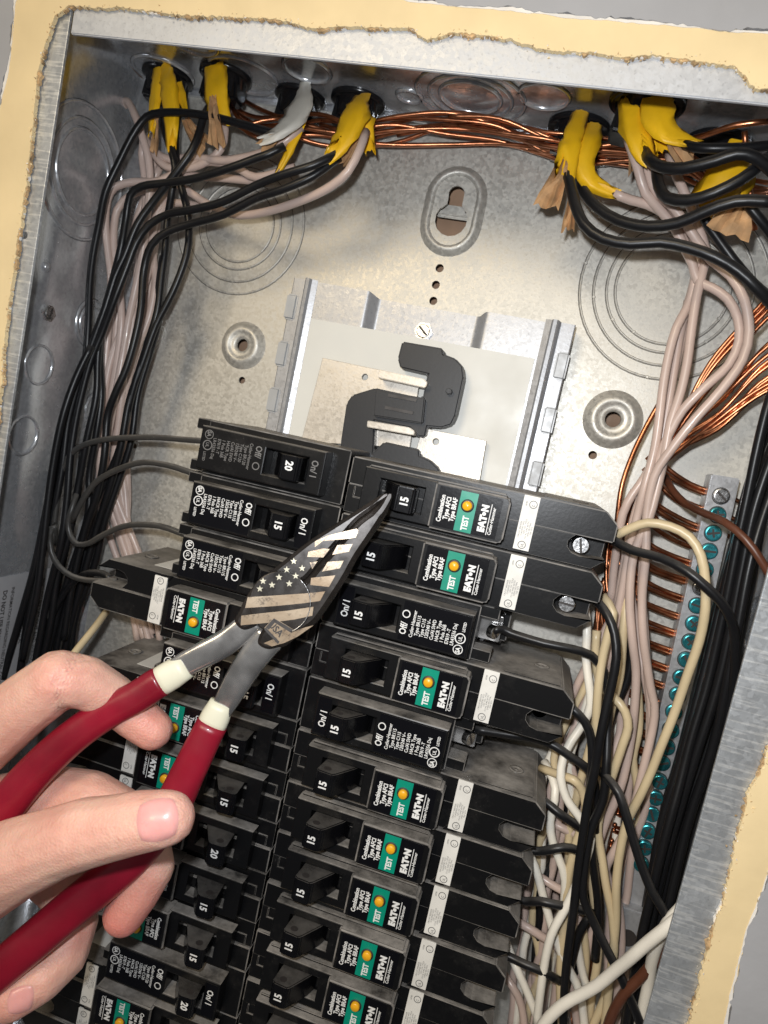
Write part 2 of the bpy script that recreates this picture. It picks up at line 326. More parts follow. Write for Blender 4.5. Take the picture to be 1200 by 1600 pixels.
for w_, h, z in ((15.6, 6.6, 0.02), (14.8, 6.6, .7), (13.4, 6.6, 2.6), (12.2, 6.6, 3.2), (11.2, 6.6, 3.0), (10.2, 6.6, 1.4)): rings.append([Vector((x, yy, z)) for x, yy in caps(w_, h)])
b.loft(rings, 0, True, False); plate(b, [caps(10.8, 6.6), [(kx+(x-kx)*.86, ky+(y_-ky)*.86-.5) for x, y_ in key]], .4, 1.6); b.box(kx-9, kx+9, ky-1.5, ky+5, -7, -6, .3, bmi=0); b.box(kx-9, kx+9, ky-.2, ky+.5, -9, -5, .2, bmi=0); b.build('keyhole_boss', 'back', box)
for D, n_ in ((D1, .95), (D2, 1.05)):
    b = B(); b.lathe((D.x, D.y), [(13.5*n_, .02), (12.4*n_, .8), (10.6*n_, 3), (9.2*n_, 3.8), (7.6*n_, 3.6), (7*n_, 2.8), (5.4*n_, 2.6), (3.7*n_, 2.5), (3.5*n_, 0)], 36); b.build('mounting_dimple', 'back', box)
fil = []
R = 13
def sidewall(name, pts, mt='side'):
    b = B(); k = len(pts)
    b.add([Vector(p) for p in pts[0]]+[Vector(p) for p in pts[1]], [[i, i+1, len(pts[0])+i+1, len(pts[0])+i] for i in range(len(pts[0])-1)], 0, True)
    return b.build(name, mt, box)
def prof(sx, X):   # side wall profile with its rounded foot
    return [(X, ZF)]+[(X, 60), (X, 30)]+[(X-sx*(R-R*math.cos(math.radians(a))), R-R*math.sin(math.radians(a))+.05) for a in range(0, 91, 10)]
pl_ = prof(-1, XL); NS = 60
for nm, X, sx in (('left_wall', XL, -1), ('right_wall', XR, 1)):
    rows_ = []
    for j in range(NS+1):
        yy = YB+(YT-YB)*j/NS; row = []
        for i, (x, z) in enumerate(prof(sx, X)):
            d = 0
            if i > 2: d = -sx*3.2*mnoise.noise(Vector((yy*.028, z*.03, sx)))*(math.sin(math.pi*(i-2)/10))*2.2
            if i in (1, 2): d = -sx*1.2*mnoise.noise(Vector((yy*.02, z*.04, 4+sx)))
            row.append(Vector((x+d, yy, z+(abs(d)*.8 if i > 3 else 0))))
        rows_.append(row)
    b = B(); k = len(rows_[0]); b.add([v for r in rows_ for v in r], [[j*k+i, j*k+i+1, (j+1)*k+i+1, (j+1)*k+i] for j in range(NS) for i in range(k-1)], 0, True); b.build('side_wall', 'side', box)
b = B(); b.add([(XL, YT, 0), (XR, YT, 0), (XR, YT, ZF), (XL, YT, ZF)], [(0, 1, 2, 3)]); b.box(XL, XR, YT-2.2, YT-.02, 0.03, 3, .9, bmi=0); b.build('top_wall', 'side', box)
b = B(); b.add([(XL, YB, 0), (XR, YB, 0), (XR, YB, ZF), (XL, YB, ZF)], [(0, 1, 2, 3)]); b.build('bottom_wall', 'side', box)
yt0, yt1 = at(115, 52, ZF), at(1200, 168, ZF)
xl, xr = -143.2, 162.2
b = B(); b.prism([(xl+1.5, 183.6), (xr+30, 183), (XR+5, YT+3), (xl+1.5, YT+3)], ZF-1.4, ZF, .4, 0, bmi=0); b.build('front_lip', 'lip', box)
hl = at(37, 367, ZF)
b = B(); plate(b, [[(XL-3, YB), (xl, YB), (xl, YT+3), (XL-3, YT+3)], circ(hl.x, hl.y, 1.4, 12)], ZF-1.9, ZF-.4, .3); b.build('front_lip', 'lipbrush', box)
b = B(); b.prism([(xr, YB), (XR+6, YB), (XR+6, 182.5), (xr, 182.5)], ZF-1.6, ZF-.2, .4, 0, bmi=0); b.build('front_lip', 'lipbrush', box)
# knockouts
def ring(b, T, r, hw=.6, h=.6, n=56, gap=()):
    for a0 in range(n):
        pass
    b.lathe((0, 0), [(r-hw, -.05), (r-hw*.5, h), (r+hw*.5, h), (r+hw, -.05)], n, 0, T)
    b.lathe((0, 0), [(r+hw, -.02), (r+hw+.05, .05), (r+hw+.28, .05)], n, 1, T)
def knock(T, rs, mt='back', tabs=(20, 200)):
    b = B()
    for i, r in enumerate(rs):
        ring(b, T, r, *((.6, .6) if mt == 'back' else (.85, 1.1)))
        for a in tabs:
            t = math.radians(a+23*i); b.cyl((r*math.cos(t), r*math.sin(t)), 1.0, 0, .8, 8, 0, .6, M4=T)
    o = b.build('knockout', [mt, 'ink'], box); return o
def TB(x, yy): return Matrix.Translation((x, yy, 0))
def TL(yy, z, X=XL, s=1): return Matrix.Translation((X, yy, z)) @ Matrix.Rotation(s*math.pi/2, 4, 'Y')
def TT(x, z): return Matrix.Translation((x, YT, z)) @ Matrix.Rotation(math.pi/2, 4, 'X')
c1 = at(375, 352, 0); c2 = at(1050, 452, 0)
knock(TB(c1.x, c1.y), (36, 29.5, 23, 19), tabs=(35, 250)); knock(TB(c2.x, c2.y), (42, 35.5, 29.5, 25.5), tabs=(172, 268))
for u, v, rr in (((130, 270)[0], 270, (19.5, 24, 31)), (60, 570, (9.5,)), (36, 680, (9.5,)), (142, 505, (12, 9)), (150, 640, (9.5,))):
    q = atx(u, v, XL); knock(TL(q.y, q.z), rr, 'side', (80, 300))
for u, v, rr in ((300, 62, (12,)), (480, 108, (11,)), (735, 152, (25, 19, 14)), (640, 150, (6,)), (380, 118, (17,)), (850, 150, (11,)), (255, 112, (15,))):
    q = aty(u, v, YT); knock(TT(q.x, q.z), rr, 'side', (80, 300))
q = atx(1180, 975, XR); knock(TL(q.y, q.z, XR, -1), (12,), 'side')
def screw(b, T, r=3.4, h=2.2, mi=0, slot=True, hexr=0, ang=30):
    if hexr: b.prism([(hexr*math.cos(math.radians(60*i)), hexr*math.sin(math.radians(60*i))) for i in range(6)], 0, h*.8, .3, mi, M4=T, bmi=mi)
    b.lathe((0, 0), [(r, 0), (r, h*.75), (r*.97, h*.9)], 22, mi, T); b.lathe((0, 0), [(r*.97, h*.9), (r*.88, h), (r*.86, h)], 22, mi, T); b.cyl((0, 0), r*.86, h*.9, h*1.0, 22, mi, M4=T)
    if slot:
        A = T @ Matrix.Rotation(math.radians(ang), 4, 'Z'); b.box(-r*.85, r*.85, -.5, .5, h*.95, h*1.03, 0, 1 if slot == 1 else mi, M4=A)
def tscrew(parent, T, mt='steel', r=3.4, h=2.2, name='screw', hexr=0, ang=None):
    b = B(); screw(b, T, r, h, 0, 1, hexr, random.uniform(0, 180) if ang is None else ang); return b.build(name, [mt, 'ink'], parent)
q = atx(73, 489, XL); tscrew(box, TL(q.y, q.z), 'steel', 3.2, 2.5, hexr=4.4)
for u, v in ((72, 417), (205, 128), (150, 75), (137, 82)):
    b = B()
    q = atx(u, v, XL) if u < 90 else aty(u, v, YT); b.lathe((0, 0), [(2.4, 0), (2.2, 1), (1.4, 1.6), (.01, 1.8)], 14, 0, TL(q.y, q.z) if u < 90 else TT(q.x, q.z)); b.build('rivet', 'side', box)
# instruction sheet on the left wall
b = B(); q0 = atx(78, 886, XL+.5); b.add([(XL+.6, -58, 84), (XL+.6, -58.8, q0.z), (XL+.6, -230, q0.z), (XL+.6, -230, 84)], [(0, 1, 2, 3)]); sh = b.build('instruction_sheet', 'sheet', box)
b = B()
for i, (s, sz) in enumerate((("ENCLOSURE LAY-OUT AND WIRING SPACE", 3.6), ("SIZE OF CONDUCTOR 2/0   300", 3.6), ("MAIN LUGS  1/0 THRU  CU-AL", 3), ("", 3), ("INFORMATION REGARDING NEUTRAL CONNECTION IS LOCATED", 3.2), ("DO NOT USE KNOCKOUTS UNDER THE TOP", 4.0), ("KNOCKOUTS FOR PROPER USE SEE WIRING", 3.0), ("BEND WIRES", 3), ("SUITABLE FOR COPPER", 3.2))):
    text(b, s, (XL+.75, -64-(i % 3), q0.z+5+i*5.6), (0, -1, 0), (0, 0, -1), sz, 0, .012 if sz < 4 else .03)
b.build('sheet_print', 'ink', sh)
# ------------------------------------------------------------------ pan and bus above the breakers
pan = thing('bus_mounting_pan', 'zinc plated mounting pan with hinge loops behind the bus bars', 'mounting pan', (9, 80, 0))
PL, PR, PT = -60.9, 79.5, 118.7
def P3(pan_, b, name, mt): return b.build(name, mt, None)
b = B()
def quad(px, z, z2=None, mi=0, bev=.25, bmi=0): b.prism([at(*p, z)[:2] for p in px], z2 if z2 is not None else z-1.2, z, bev, mi, bmi=bmi)
quad([(268, 0)], 20) if False else None
top = [(PL+13, PT-.5), (PL+14, -60), (PR-13, -60), (PR-13, PT-.8)]
dl, dr = at(590, 462, 16), at(745, 490, 16)
b.box(PL+12, PR-13, -60, 91.95, 14.8, 16, 0)
def sst(a, c, x): t = min(1, max(0, (x-a)/(c-a))); return t*t*(3-2*t)
NX, NY = 110, 16; x0_, x1_ = PL+12, PR-13; vs = []
for j in range(NY+1):
    for i in range(NX+1):
        x = x0_+(x1_-x0_)*i/NX; yy = 91.9+(PT-91.9)*j/NY
        dd = sst(dl.x-5, dl.x, x)*(1-sst(dr.x, dr.x+5, x))*sst(92.5, 97.5, yy)
        yv = yy-1.8*dd*j/NY
        vs.append(Vector((x, yv-.006*(x-9)*j/NY, 15.98-6.4*dd)))
b.add(vs, [[j*(NX+1)+i, j*(NX+1)+i+1, (j+1)*(NX+1)+i+1, (j+1)*(NX+1)+i] for j in range(NY) for i in range(NX)], 0, True)
b.build('pan_sheet', 'pan', pan)
def rail(x0, x1, ridge, hx):
    b = B(); zz = [(x0, 2), (x0, 13.2), (x0+(x1-x0)*.04, 13.8), (x0+(x1-x0)*.48, 14), (x0+(x1-x0)*.56, 17.8), (x0+(x1-x0)*.62, 18.8), (x0+(x1-x0)*.74, 19), (x0+(x1-x0)*.8, 17), (x1, 16.1)]
    vs = [Vector((x, yy, z)) for yy in (-60, PT+1) for x, z in zz]; k = len(zz)
    b.add(vs, [[i, i+1, k+i+1, k+i] for i in range(k-1)], 0, False); o = b.build('pan_rail', 'pan', None); return o
for x0, x1 in ((PL-1, PL+13), (PR+1, PR-13)):
    rail(x0, x1, 0, 0).parent = pan
for o in pan.children: o.location = Vector((0, 0, 0)) - pan.location
for X, ys in ((PL-1.5, (105, 81, 57)), (PR+.5, (100, 74, 48))):
    for yy in ys:
        b = B(); X2 = X+(2 if X < 0 else -2); b.box(X2-3.0, X2+3.0, yy-6.5, yy+6.5, 12.5, 15.2, 1.0, bmi=0, seg=3); o = b.build('hinge_loop', 'loop', pan); o.location = -pan.location
b = B(); b.box(PL+13.5, PR-14, -50, at(620, 500, 17).y-6.5, 16.2, 17.0, 0); o = b.build('liner_sheet', 'liner', pan); o.location = -pan.location
q = at(661, 517, 12); o = tscrew(pan, Matrix.Translation((q.x, q.y, 9.6)), 'steel', 3.4, 2.4, 'mounting_screw', 4.7, -40); o.location = -pan.location
def polypart(name, px, z0, z1, mt, parent, bev=.3):
    b = B(); b.prism([at(*p, z1)[:2] for p in px], z0, z1, bev, 0, bmi=0, seg=3); o = b.build(name, mt, None); o.parent = parent; o.location = -parent.location; return o
q = at(600, 640, 25); bus = thing('bus_bar_assembly', 'tin plated bus bars on a black S shaped plastic insulator above the breakers', 'bus bars', (q.x, q.y, 17))
b = B(); hp = at(570, 589, 22); plate(b, [[at(*p, 22)[:2] for p in ((504, 559), (594, 578), (598, 585), (655, 598), (640, 700), (470, 690))], circ(hp.x, hp.y, 1.5, 14)], 20, 22, .2); o = b.build('bus_bar', 'alu', bus); o.location = -bus.location
b = B(); hp = at(681, 690, 22); plate(b, [[at(*p, 22)[:2] for p in ((660, 668), (760, 689), (748, 760), (640, 740))], circ(hp.x, hp.y, 1.5, 14)], 20, 22, .2); o = b.build('bus_bar', 'alu', bus); o.location = -bus.location
polypart('bus_stab', [(592, 577), (662, 592), (668, 598), (664, 606), (590, 590)], 22, 32, 'alu', bus)
polypart('bus_stab', [(574, 657), (640, 668), (648, 674), (646, 680), (573, 667)], 22, 34, 'alu', bus)
polypart('insulator', [(628, 533), (692, 544), (693, 553), (712, 560), (723, 572), (725, 590), (712, 650), (705, 664), (690, 669), (668, 667), (664, 684), (648, 681), (640, 669), (586, 658), (584, 705), (600, 690), (655, 702), (656, 712), (672, 719), (686, 732), (688, 745), (530, 720), (532, 690), (541, 630), (550, 617), (586, 606), (660, 622), (665, 596), (668, 585), (625, 575), (621, 560)], 17, 27, 'busplastic', bus, .8)
polypart('insulator', [(586, 608), (664, 622), (660, 662), (583, 650)], 27, 30.5, 'busplastic', bus, .6)
polypart('insulator_slot', [(607, 615), (652, 623), (650, 628), (606, 620)], 30, 31, 'ink', bus, .1)
polypart('insulator_slot', [(602, 634), (646, 643), (645, 648), (601, 639)], 30, 31, 'ink', bus, .1)
polypart('insulator_peg', [(696, 607), (702, 605), (707, 609), (706, 615), (700, 617), (695, 613)], 27, 30, 'busplastic', bus, .5)
# ------------------------------------------------------------------ breakers
Z = Vector((0, 0, 1)); RXD, RYU = (0, 1, 0), (-1, 0, 0)        # lettering on a breaker reads along +y, letters' up towards the middle
def oct_(x0, x1, y0, y1, c0=0, c1=5.5):
    return [(x0, y0), (x1-c1, y0), (x1, y0+c1*.8)]+[(x1, y1)] if c0 == 0 else [(x0, y0), (x1, y0), (x1, y1-c1*.8), (x1-c1, y1)]
def lever_parts(root, num, off=False, grey=False):
    pr = [(19, 60.5), (33.5, 60.5), (31.5, 66.5), (25.4, 77.2), (24, 78.6), (17.6, 78.2), (16.6, 77), (17.6, 66)]
    if off: pr = [(50.5-x, z) for x, z in pr][::-1]
    T = Matrix(((1, 0, 0, 0), (0, 0, 1, 0), (0, 1, 0, 0), (0, 0, 0, 1)))     # (x, z, y) -> (x, y, z)
    b = B(); b.prism([(x, z) for x, z in pr], -5.2, 5.2, .5, 0, 2, T, 0)
    ed = []
    xc = (24+17.6)/2 if not off else 50.5-(24+17.6)/2
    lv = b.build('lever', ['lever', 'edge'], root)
    b = B(); plate(b, [circ(xc, 74.6, 1.7, 14)], 5.22, 5.3, 0, 0, T); plate(b, [circ(xc, 74.6, 1.7, 14)], -5.3, -5.22, 0, 0, T)
    b.build('tie_hole', 'ink', lv)
    b = B(); text(b, num, (xc+1.7, -2.9 if num != '20' else -3.1, 78.75), RXD, RYU, 4.7, 0, .035, .88); b.build('rating_number', 'white', lv)
    return lv
def afci(num='15', off=False):
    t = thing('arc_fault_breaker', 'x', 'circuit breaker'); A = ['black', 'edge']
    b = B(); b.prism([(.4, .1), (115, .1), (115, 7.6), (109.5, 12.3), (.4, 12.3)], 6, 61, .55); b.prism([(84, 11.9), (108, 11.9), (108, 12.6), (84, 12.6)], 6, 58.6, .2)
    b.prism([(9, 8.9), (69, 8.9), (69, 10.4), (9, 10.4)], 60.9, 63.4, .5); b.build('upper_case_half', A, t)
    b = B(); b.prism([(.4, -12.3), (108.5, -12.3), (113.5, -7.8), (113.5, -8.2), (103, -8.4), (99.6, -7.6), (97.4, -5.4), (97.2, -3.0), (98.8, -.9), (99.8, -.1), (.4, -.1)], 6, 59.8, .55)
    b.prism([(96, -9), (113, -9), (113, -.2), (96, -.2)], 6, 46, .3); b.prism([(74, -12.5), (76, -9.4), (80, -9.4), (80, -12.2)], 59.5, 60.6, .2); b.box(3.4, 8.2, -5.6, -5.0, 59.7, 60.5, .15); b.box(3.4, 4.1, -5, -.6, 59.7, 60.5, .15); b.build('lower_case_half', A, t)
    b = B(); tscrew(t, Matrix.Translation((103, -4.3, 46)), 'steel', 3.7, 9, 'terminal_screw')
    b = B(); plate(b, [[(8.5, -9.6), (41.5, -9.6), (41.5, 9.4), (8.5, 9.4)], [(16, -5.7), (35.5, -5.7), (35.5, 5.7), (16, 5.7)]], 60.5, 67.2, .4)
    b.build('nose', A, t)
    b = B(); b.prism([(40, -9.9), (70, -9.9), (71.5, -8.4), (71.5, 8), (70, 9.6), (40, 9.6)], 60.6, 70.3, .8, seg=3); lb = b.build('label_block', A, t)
    b = B(); b.prism([(42, -8.5), (68.4, -8.5), (68.4, 8.4), (42, 8.4)], 70.2, 70.42, .08, bmi=0); b.build('label', 'face', lb)
    b = B(); b.box(51, 58.2, -8.4, 8.3, 70.3, 70.52, 0); b.build('test_strip', 'green', lb)
    b = B()
    for i, (s, yy) in enumerate((('Combination', -6.4), ('Type AFCI', -4.9), ('Type BRAF', -5.2))): text(b, s, (44.9+i*2.6, yy, 70.5), RXD, RYU, 2.7, 0, .035, .80)
    text(b, 'TEST', (56.2, -7.6, 70.58), RXD, RYU, 3.5, 0, .04, .78)
    text(b, 'EAT', (63.2, -6.6, 70.5), RXD, RYU, 3.8, 0, .07, 1.02); plate(b, [circ(61.9, .9, .8, 12)], 70.48, 70.5); text(b, 'N', (63.2, 1.9, 70.5), RXD, RYU, 3.8, 0, .07, .92)
    b.box(64.2, 64.5, -7.4, 5.4, 70.4, 70.5, 0); text(b, 'Cutler-Hammer', (66.2, -7.2, 70.5), RXD, RYU, 1.9, 0, .02, .92)
    b.build('label_print', 'white', lb)
    b = B(); b.lathe((54.6, 2.6), [(2.75, 70.5), (2.75, 70.66), (2.1, 70.7)], 20, 1); b.cyl((54.6, 2.6), 2.75, 70.5, 70.62, 20, 1); b.lathe((54.6, 2.6), [(2.0, 70.6), (2.0, 71.9), (1.6, 72.3), (.01, 72.4)], 20, 0); b.build('test_button', ['orange', 'ink'], t)
    lever_parts(t, num, off)
    b = B(); b.prism([(76, -11.2), (82.6, -11.2), (82.6, 11.8), (76, 11.8)], 60.2, 61.18, .1, bmi=0); st = b.build('rating_sticker', 'sticker', t)
    b = B()
    for i, s in enumerate(('CIRCUIT BREAKER', 'CLASSIFIED AFCI', '120V 15A 1 POLE', 'CU-AL WIRE 60/75C', 'OPEN NEUTRAL', 'TRIP 5073')): text(b, s, (77.4+i*.95, -6.2+(i % 3)*.9, 61.26), RXD, RYU, .95, 0, .0, .9)
    for cx, cy, s in ((79.3, -9, 'UL'), (80.3, 8.4, 'C')):
        plate(b, [circ(cx, cy, 1.7, 18), circ(cx, cy, 1.4, 18)], 61.2, 61.26); text(b, s, (cx+.7, cy-.9, 61.26), RXD, RYU, 1.6)
    text(b, 'LISTED', (77.8, 7.3, 61.26), RXD, RYU, .9); b.build('sticker_print', 'stprint', st)
    for sy in (1, -1):
        T = Matrix.Translation((100, sy*12.45, 36)) @ Matrix.Rotation(-sy*math.pi/2, 4, 'X')
        b = B(); b.lathe((0, 0), [(3.6, 0), (3.4, .7), (2.2, .7), (2.0, .1), (.9, .1), (.8, .5), (.01, .5)], 20, 0, T); b.build('case_rivet', 'black', t)
    index_kids(t); return t
BRT = ["Cutler-Hammer", "Type BR115", "Type C115", "120/240 V~", "Cu/Al SWD", "HACR Type", "1 Pole 36B", "E7819 -T", "LR43556 Daj"]
def thin(num='15', off=False, pale=False):
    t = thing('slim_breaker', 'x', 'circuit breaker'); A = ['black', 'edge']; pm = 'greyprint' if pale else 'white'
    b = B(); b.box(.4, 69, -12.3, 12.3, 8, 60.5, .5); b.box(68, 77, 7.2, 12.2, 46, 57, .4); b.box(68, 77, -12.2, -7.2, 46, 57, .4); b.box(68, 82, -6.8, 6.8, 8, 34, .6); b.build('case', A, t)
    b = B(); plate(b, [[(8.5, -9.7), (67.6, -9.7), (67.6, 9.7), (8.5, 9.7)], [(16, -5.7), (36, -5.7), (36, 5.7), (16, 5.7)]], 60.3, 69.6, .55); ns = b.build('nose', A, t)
    b = B(); b.box(37.6, 66.6, -8.6, 8.6, 69.5, 69.72, .05, bmi=0); b.build('label', 'face' if not pale else 'black', ns); b = B(); b.box(9.6, 15.4, -8.4, 8.4, 69.5, 69.72, .05, bmi=0); b.build('end_label', 'face' if not pale else 'black', ns)
    b = B(); z = 69.8
    text(b, 'Off/', (40.6, -6, z), RXD, RYU, 4.2, 0, .02, .8); plate(b, [circ(39.3, 3, 1.75, 20), circ(39.3, 3, 1.3, 20)], z-.03, z)
    text(b, 'On/ I', (14.2, -5.2, z), RXD, RYU, 4.4, 0, .02, .8)
    for i, s in enumerate(BRT):
        if num == '20': s = s.replace('115', '120')
        text(b, s, (43.6+i*2.2, -5.2 if i else -6.4, z), RXD, RYU, 2.15, 0, .016, .84)
    plate(b, [circ(63.6, -1.4, 2.3, 22), circ(63.6, -1.4, 1.85, 22)], z-.03, z); text(b, 'UL', (64.4, -2.6, z), RXD, RYU, 2.2, 0, .02); text(b, 'LISTED', (64.9, 1.6, z), RXD, RYU, 1.7, 0, .02)
    plate(b, [circ(63.6, -6.2, 2.1, 22), circ(63.6, -6.2, 1.75, 22)], z-.03, z); text(b, 'SA', (64.5, -7.7, z), RXD, RYU, 2.6, 0, .04)
    b.build('label_print', pm, ns)
    lever_parts(t, num, off)
    tscrew(t, Matrix.Translation((74.5, -1, 44)) @ Matrix.Rotation(math.radians(55), 4, 'Y'), 'steel', 3.2, 3, 'terminal_screw', 0)
    b = B(); b.box(69, 79, -6, 6, 33.9, 42, .4, bmi=0); b.build('terminal_clamp', 'psteel', t)
    index_kids(t); return t
src = {}
def breaker(kind, num, off, side, row, label):
    k = (kind, num, off, label.startswith('dull'))
    if k not in src: o = src[k] = (afci(num, off) if kind == 'A' else thin(num, off, k[3]))
    else: o = copytree(src[k])
    yc = (27.3 if side > 0 else 29.4)-25.4*(row-1)
    o.location = Vector((.1*side+side*random.uniform(0, .35), yc+random.uniform(-.12, .12), random.uniform(-.35, .35)))*S; o.rotation_euler = (0, 0, (0 if side > 0 else math.pi)+random.uniform(-.002, .002))
    tag(o, label, 'circuit breaker', 'breakers in the two columns')
    if side < 0 and kind == 'A' and row in (4, 6, 12):
        b = B(); b.box(66, 90, -12.75, -12.62, 18, 50, 0); b.build('side_label', 'sticker', o)
    for c in o.children:
        if kind == 'A' and c.name.startswith('terminal_screw'): c.location.z = 0 if side > 0 and row < 3 else -.009
    return o
ordn = ['topmost', 'second', 'third', 'fourth', 'fifth', 'sixth', 'seventh', 'eighth', 'ninth', 'tenth', 'eleventh', 'twelfth', 'thirteenth']
for r in range(1, 13):
    k = 'T' if r in (3, 5) else 'A'; off = r == 1
    if r == 1: lb = 'black breaker the plier tip touches, topmost in right column, lever switched off'
    elif k == 'T': lb = 'slim black breaker with white Off lettering, %s from top in right column' % ordn[r-1]
    else: lb = 'breaker with green TEST strip and orange button, %s from top in right column' % ordn[r-1]
    breaker(k, '15', off, 1, r, lb)
for r in range(1, 14):
    k = 'A' if r in (4, 6, 7, 8, 9, 10, 12, 13) else 'T'; num = '20' if r in (1, 8, 11) else '15'
    if r == 1: lb = 'dull grey lettered slim breaker with lever marked 20, topmost in left column'
    elif k == 'T': lb = 'slim black breaker with lever marked %s, %s from top in left column' % (num, ordn[r-1])
    else: lb = 'breaker with green TEST strip, lever marked %s, %s from top in left column' % (num, ordn[r-1])
    breaker(k, num, False, -1, r, lb)
# ------------------------------------------------------------------ ground bar with its teal screws
g0, g1 = at(1128, 772, 20), at(985, 1420, 20); gx = (g1-g0).normalized(); gn = Vector((gx.y, -gx.x, 0))
TG = Matrix(((gx.x, -gx.y, 0, g0.x), (gx.y, gx.x, 0, g0.y), (0, 0, 1, 0), (0, 0, 0, 1)))      # x runs down the bar
gb = thing('ground_bar', 'long metal ground bar with a row of teal screws at the right', 'ground bar', (g0.x, g0.y, 8))
LEN = (g1-g0).length
b = B(); b.box(-8, LEN+4, -6, 6, 9, 20, .5, M4=TG, bmi=0); o = b.build('bar', 'pan', gb); o.location = -gb.location
SCY = [775+int(29.2*i-.09*i*i) for i in range(22)]
GS = []
for i, yy in enumerate(SCY):
    f = (yy-772)/(1420-772); px = 1128+(985-1128)*f; q = at(px-1, yy, 20); s = (q-g0).dot(gx); GS.append(s)
    T = TG @ Matrix.Translation((s, random.uniform(-.3, .3), 20))
    b = B(); b.cyl((0, 0), 3.9, .0, .08, 22, 1, M4=T); h = random.uniform(1.2, 2.6)
    b.lathe((0, 0), [(3.5, 0), (3.55, h*.6), (3.4, h*.85)], 22, 0, T); b.lathe((0, 0), [(3.4, h*.85), (3.0, h), (2.8, h)], 22, 0, T); b.cyl((0, 0), 2.9, h*.8, h*.995, 22, 0, M4=T); A = T @ Matrix.Rotation(random.uniform(0, 3.1), 4, 'Z')
    b.box(-2.7, 2.7, -.5, .5, h-.3, h+.03, 0, 1, M4=A)
    if i % 3: b.box(-.45, .45, -1.9, 1.9, h-.3, h+.05, 0, 1, M4=A)
    o = b.build('terminal_screw', ['steel' if i in (0, 5) else 'teal', 'ink'], gb); o.location = -gb.location
q = at(985, 1440, 24); b = B(); b.box(q.x-6, q.x+7, q.y-18, q.y+7, 6, 26, .8, bmi=0); plate(b, [circ(q.x, q.y-7, 4.2, 18)], 26, 26.1, 0, 1); o = b.build('ground_lug', ['pan', 'ink'], gb); o.location = -gb.location
# ------------------------------------------------------------------ wires
def W(name, label, group, mt, r, pts, parent=None, step=4., flat=1., pz=True):
    P = [at(*p) for p in pts] if pz else [Vector(p) for p in pts]; P = smooth(P, step)
    ph = random.random()*50
    P = [p+Vector((mnoise.noise(Vector((i*.12, ph, 0))), mnoise.noise(Vector((i*.12, ph, 5))), 0))*.5 for i, p in enumerate(P)]
    b = B(); b.tube(P, r, 10, 0, None, flat); o = b.build(name, mt, parent, P[0]); tag(o, label, 'wire', group); return o
LG, RG = 'wires running down the left side of the box', 'wires running down the right side of the box'
def wl_(mt, r, pts, label, name='insulated_wire', group=LG): return W(name, label, group, mt, r, pts)
TAN = 'pinkish tan wire in the tangled bundle down the left side of the box'; BLK = 'black wire in the tangled bundle down the left side of the box'
tans = [
 [(188, 190, 14), (197, 158, 22), (210, 180, 30), (222, 215, 32), (232, 250, 30), (235, 290, 28), (230, 340, 26), (222, 400, 24), (212, 450, 24), (200, 510, 22), (188, 580, 22), (176, 640, 22), (166, 700, 20), (163, 760, 18), (185, 830, 14), (205, 890, 12), (222, 960, 12), (235, 1010, 12)],
 [(360, 160, 14), (352, 195, 30), (350, 220, 32), (337, 243, 32), (300, 262, 30), (262, 262, 28), (240, 240, 26), (228, 215, 22), (222, 240, 18), (228, 300, 16), (222, 360, 14)],
 [(470, 200, 40), (440, 225, 42), (400, 242, 38), (350, 250, 34), (300, 245, 30), (268, 250, 28), (245, 240, 26), (232, 225, 22)],
 [(460, 262, 36), (400, 277, 34), (370, 262, 32), (330, 253, 30), (290, 262, 30), (250, 283, 30), (210, 284, 30), (180, 292, 30), (168, 312, 28), (165, 345, 28), (168, 385, 26), (173, 430, 24), (172, 480, 22), (166, 560, 20), (160, 640, 20), (156, 720, 18), (158, 790, 16), (175, 850, 12), (200, 920, 10), (215, 1000, 10)],
 [(440, 268, 28), (400, 282, 28), (350, 278, 26), (310, 275, 26), (270, 272, 24), (235, 292, 24), (205, 304, 24), (183, 328, 24), (178, 380, 24), (186, 440, 22), (190, 500, 22), (182, 570, 20), (170, 650, 18), (165, 720, 18), (180, 790, 16), (200, 850, 12), (220, 920, 10), (238, 990, 10)],
 [(572, 205, 45), (562, 235, 50), (545, 268, 50), (520, 290, 48), (480, 310, 42), (420, 330, 34), (370, 336, 28), (330, 322, 26), (295, 300, 26), (262, 282, 26), (240, 300, 24), (226, 350, 22), (215, 420, 20), (208, 500, 20), (197, 560, 20), (186, 650, 18), (177, 720, 16), (176, 800, 14), (196, 870, 12), (212, 950, 10), (226, 1000, 10)],
 [(288, 262, 22), (262, 300, 22), (240, 350, 20), (236, 400, 20), (225, 450, 20), (200, 500, 20), (180, 540, 20), (166, 600, 20), (162, 670, 18), (170, 740, 16), (190, 800, 14), (215, 860, 12), (240, 930, 10), (250, 1000, 10)],
 [(330, 325, 20), (270, 318, 20), (243, 345, 20), (240, 400, 18), (243, 440, 18), (232, 500, 18), (212, 550, 18), (195, 620, 16), (187, 690, 14), (195, 760, 12), (200, 830, 12), (212, 900, 10), (235, 970, 10)],
 [(250, 262, 14), (218, 330, 14), (200, 400, 16), (185, 470, 16), (178, 550, 14), (174, 640, 14), (182, 720, 14), (195, 800, 12), (203, 870, 10), (215, 930, 10), (240, 1010, 10)],
 [(238, 210, 12), (243, 270, 12), (246, 330, 12), (238, 420, 12), (221, 520, 12), (205, 600, 12), (198, 700, 12), (200, 780, 10), (196, 850, 10), (205, 910, 10), (222, 980, 10)],
]
ON = ['first', 'second', 'third', 'fourth', 'fifth', 'sixth', 'seventh', 'eighth', 'ninth', 'tenth', 'eleventh', 'twelfth', 'thirteenth', 'fourteenth', 'fifteenth', 'sixteenth']
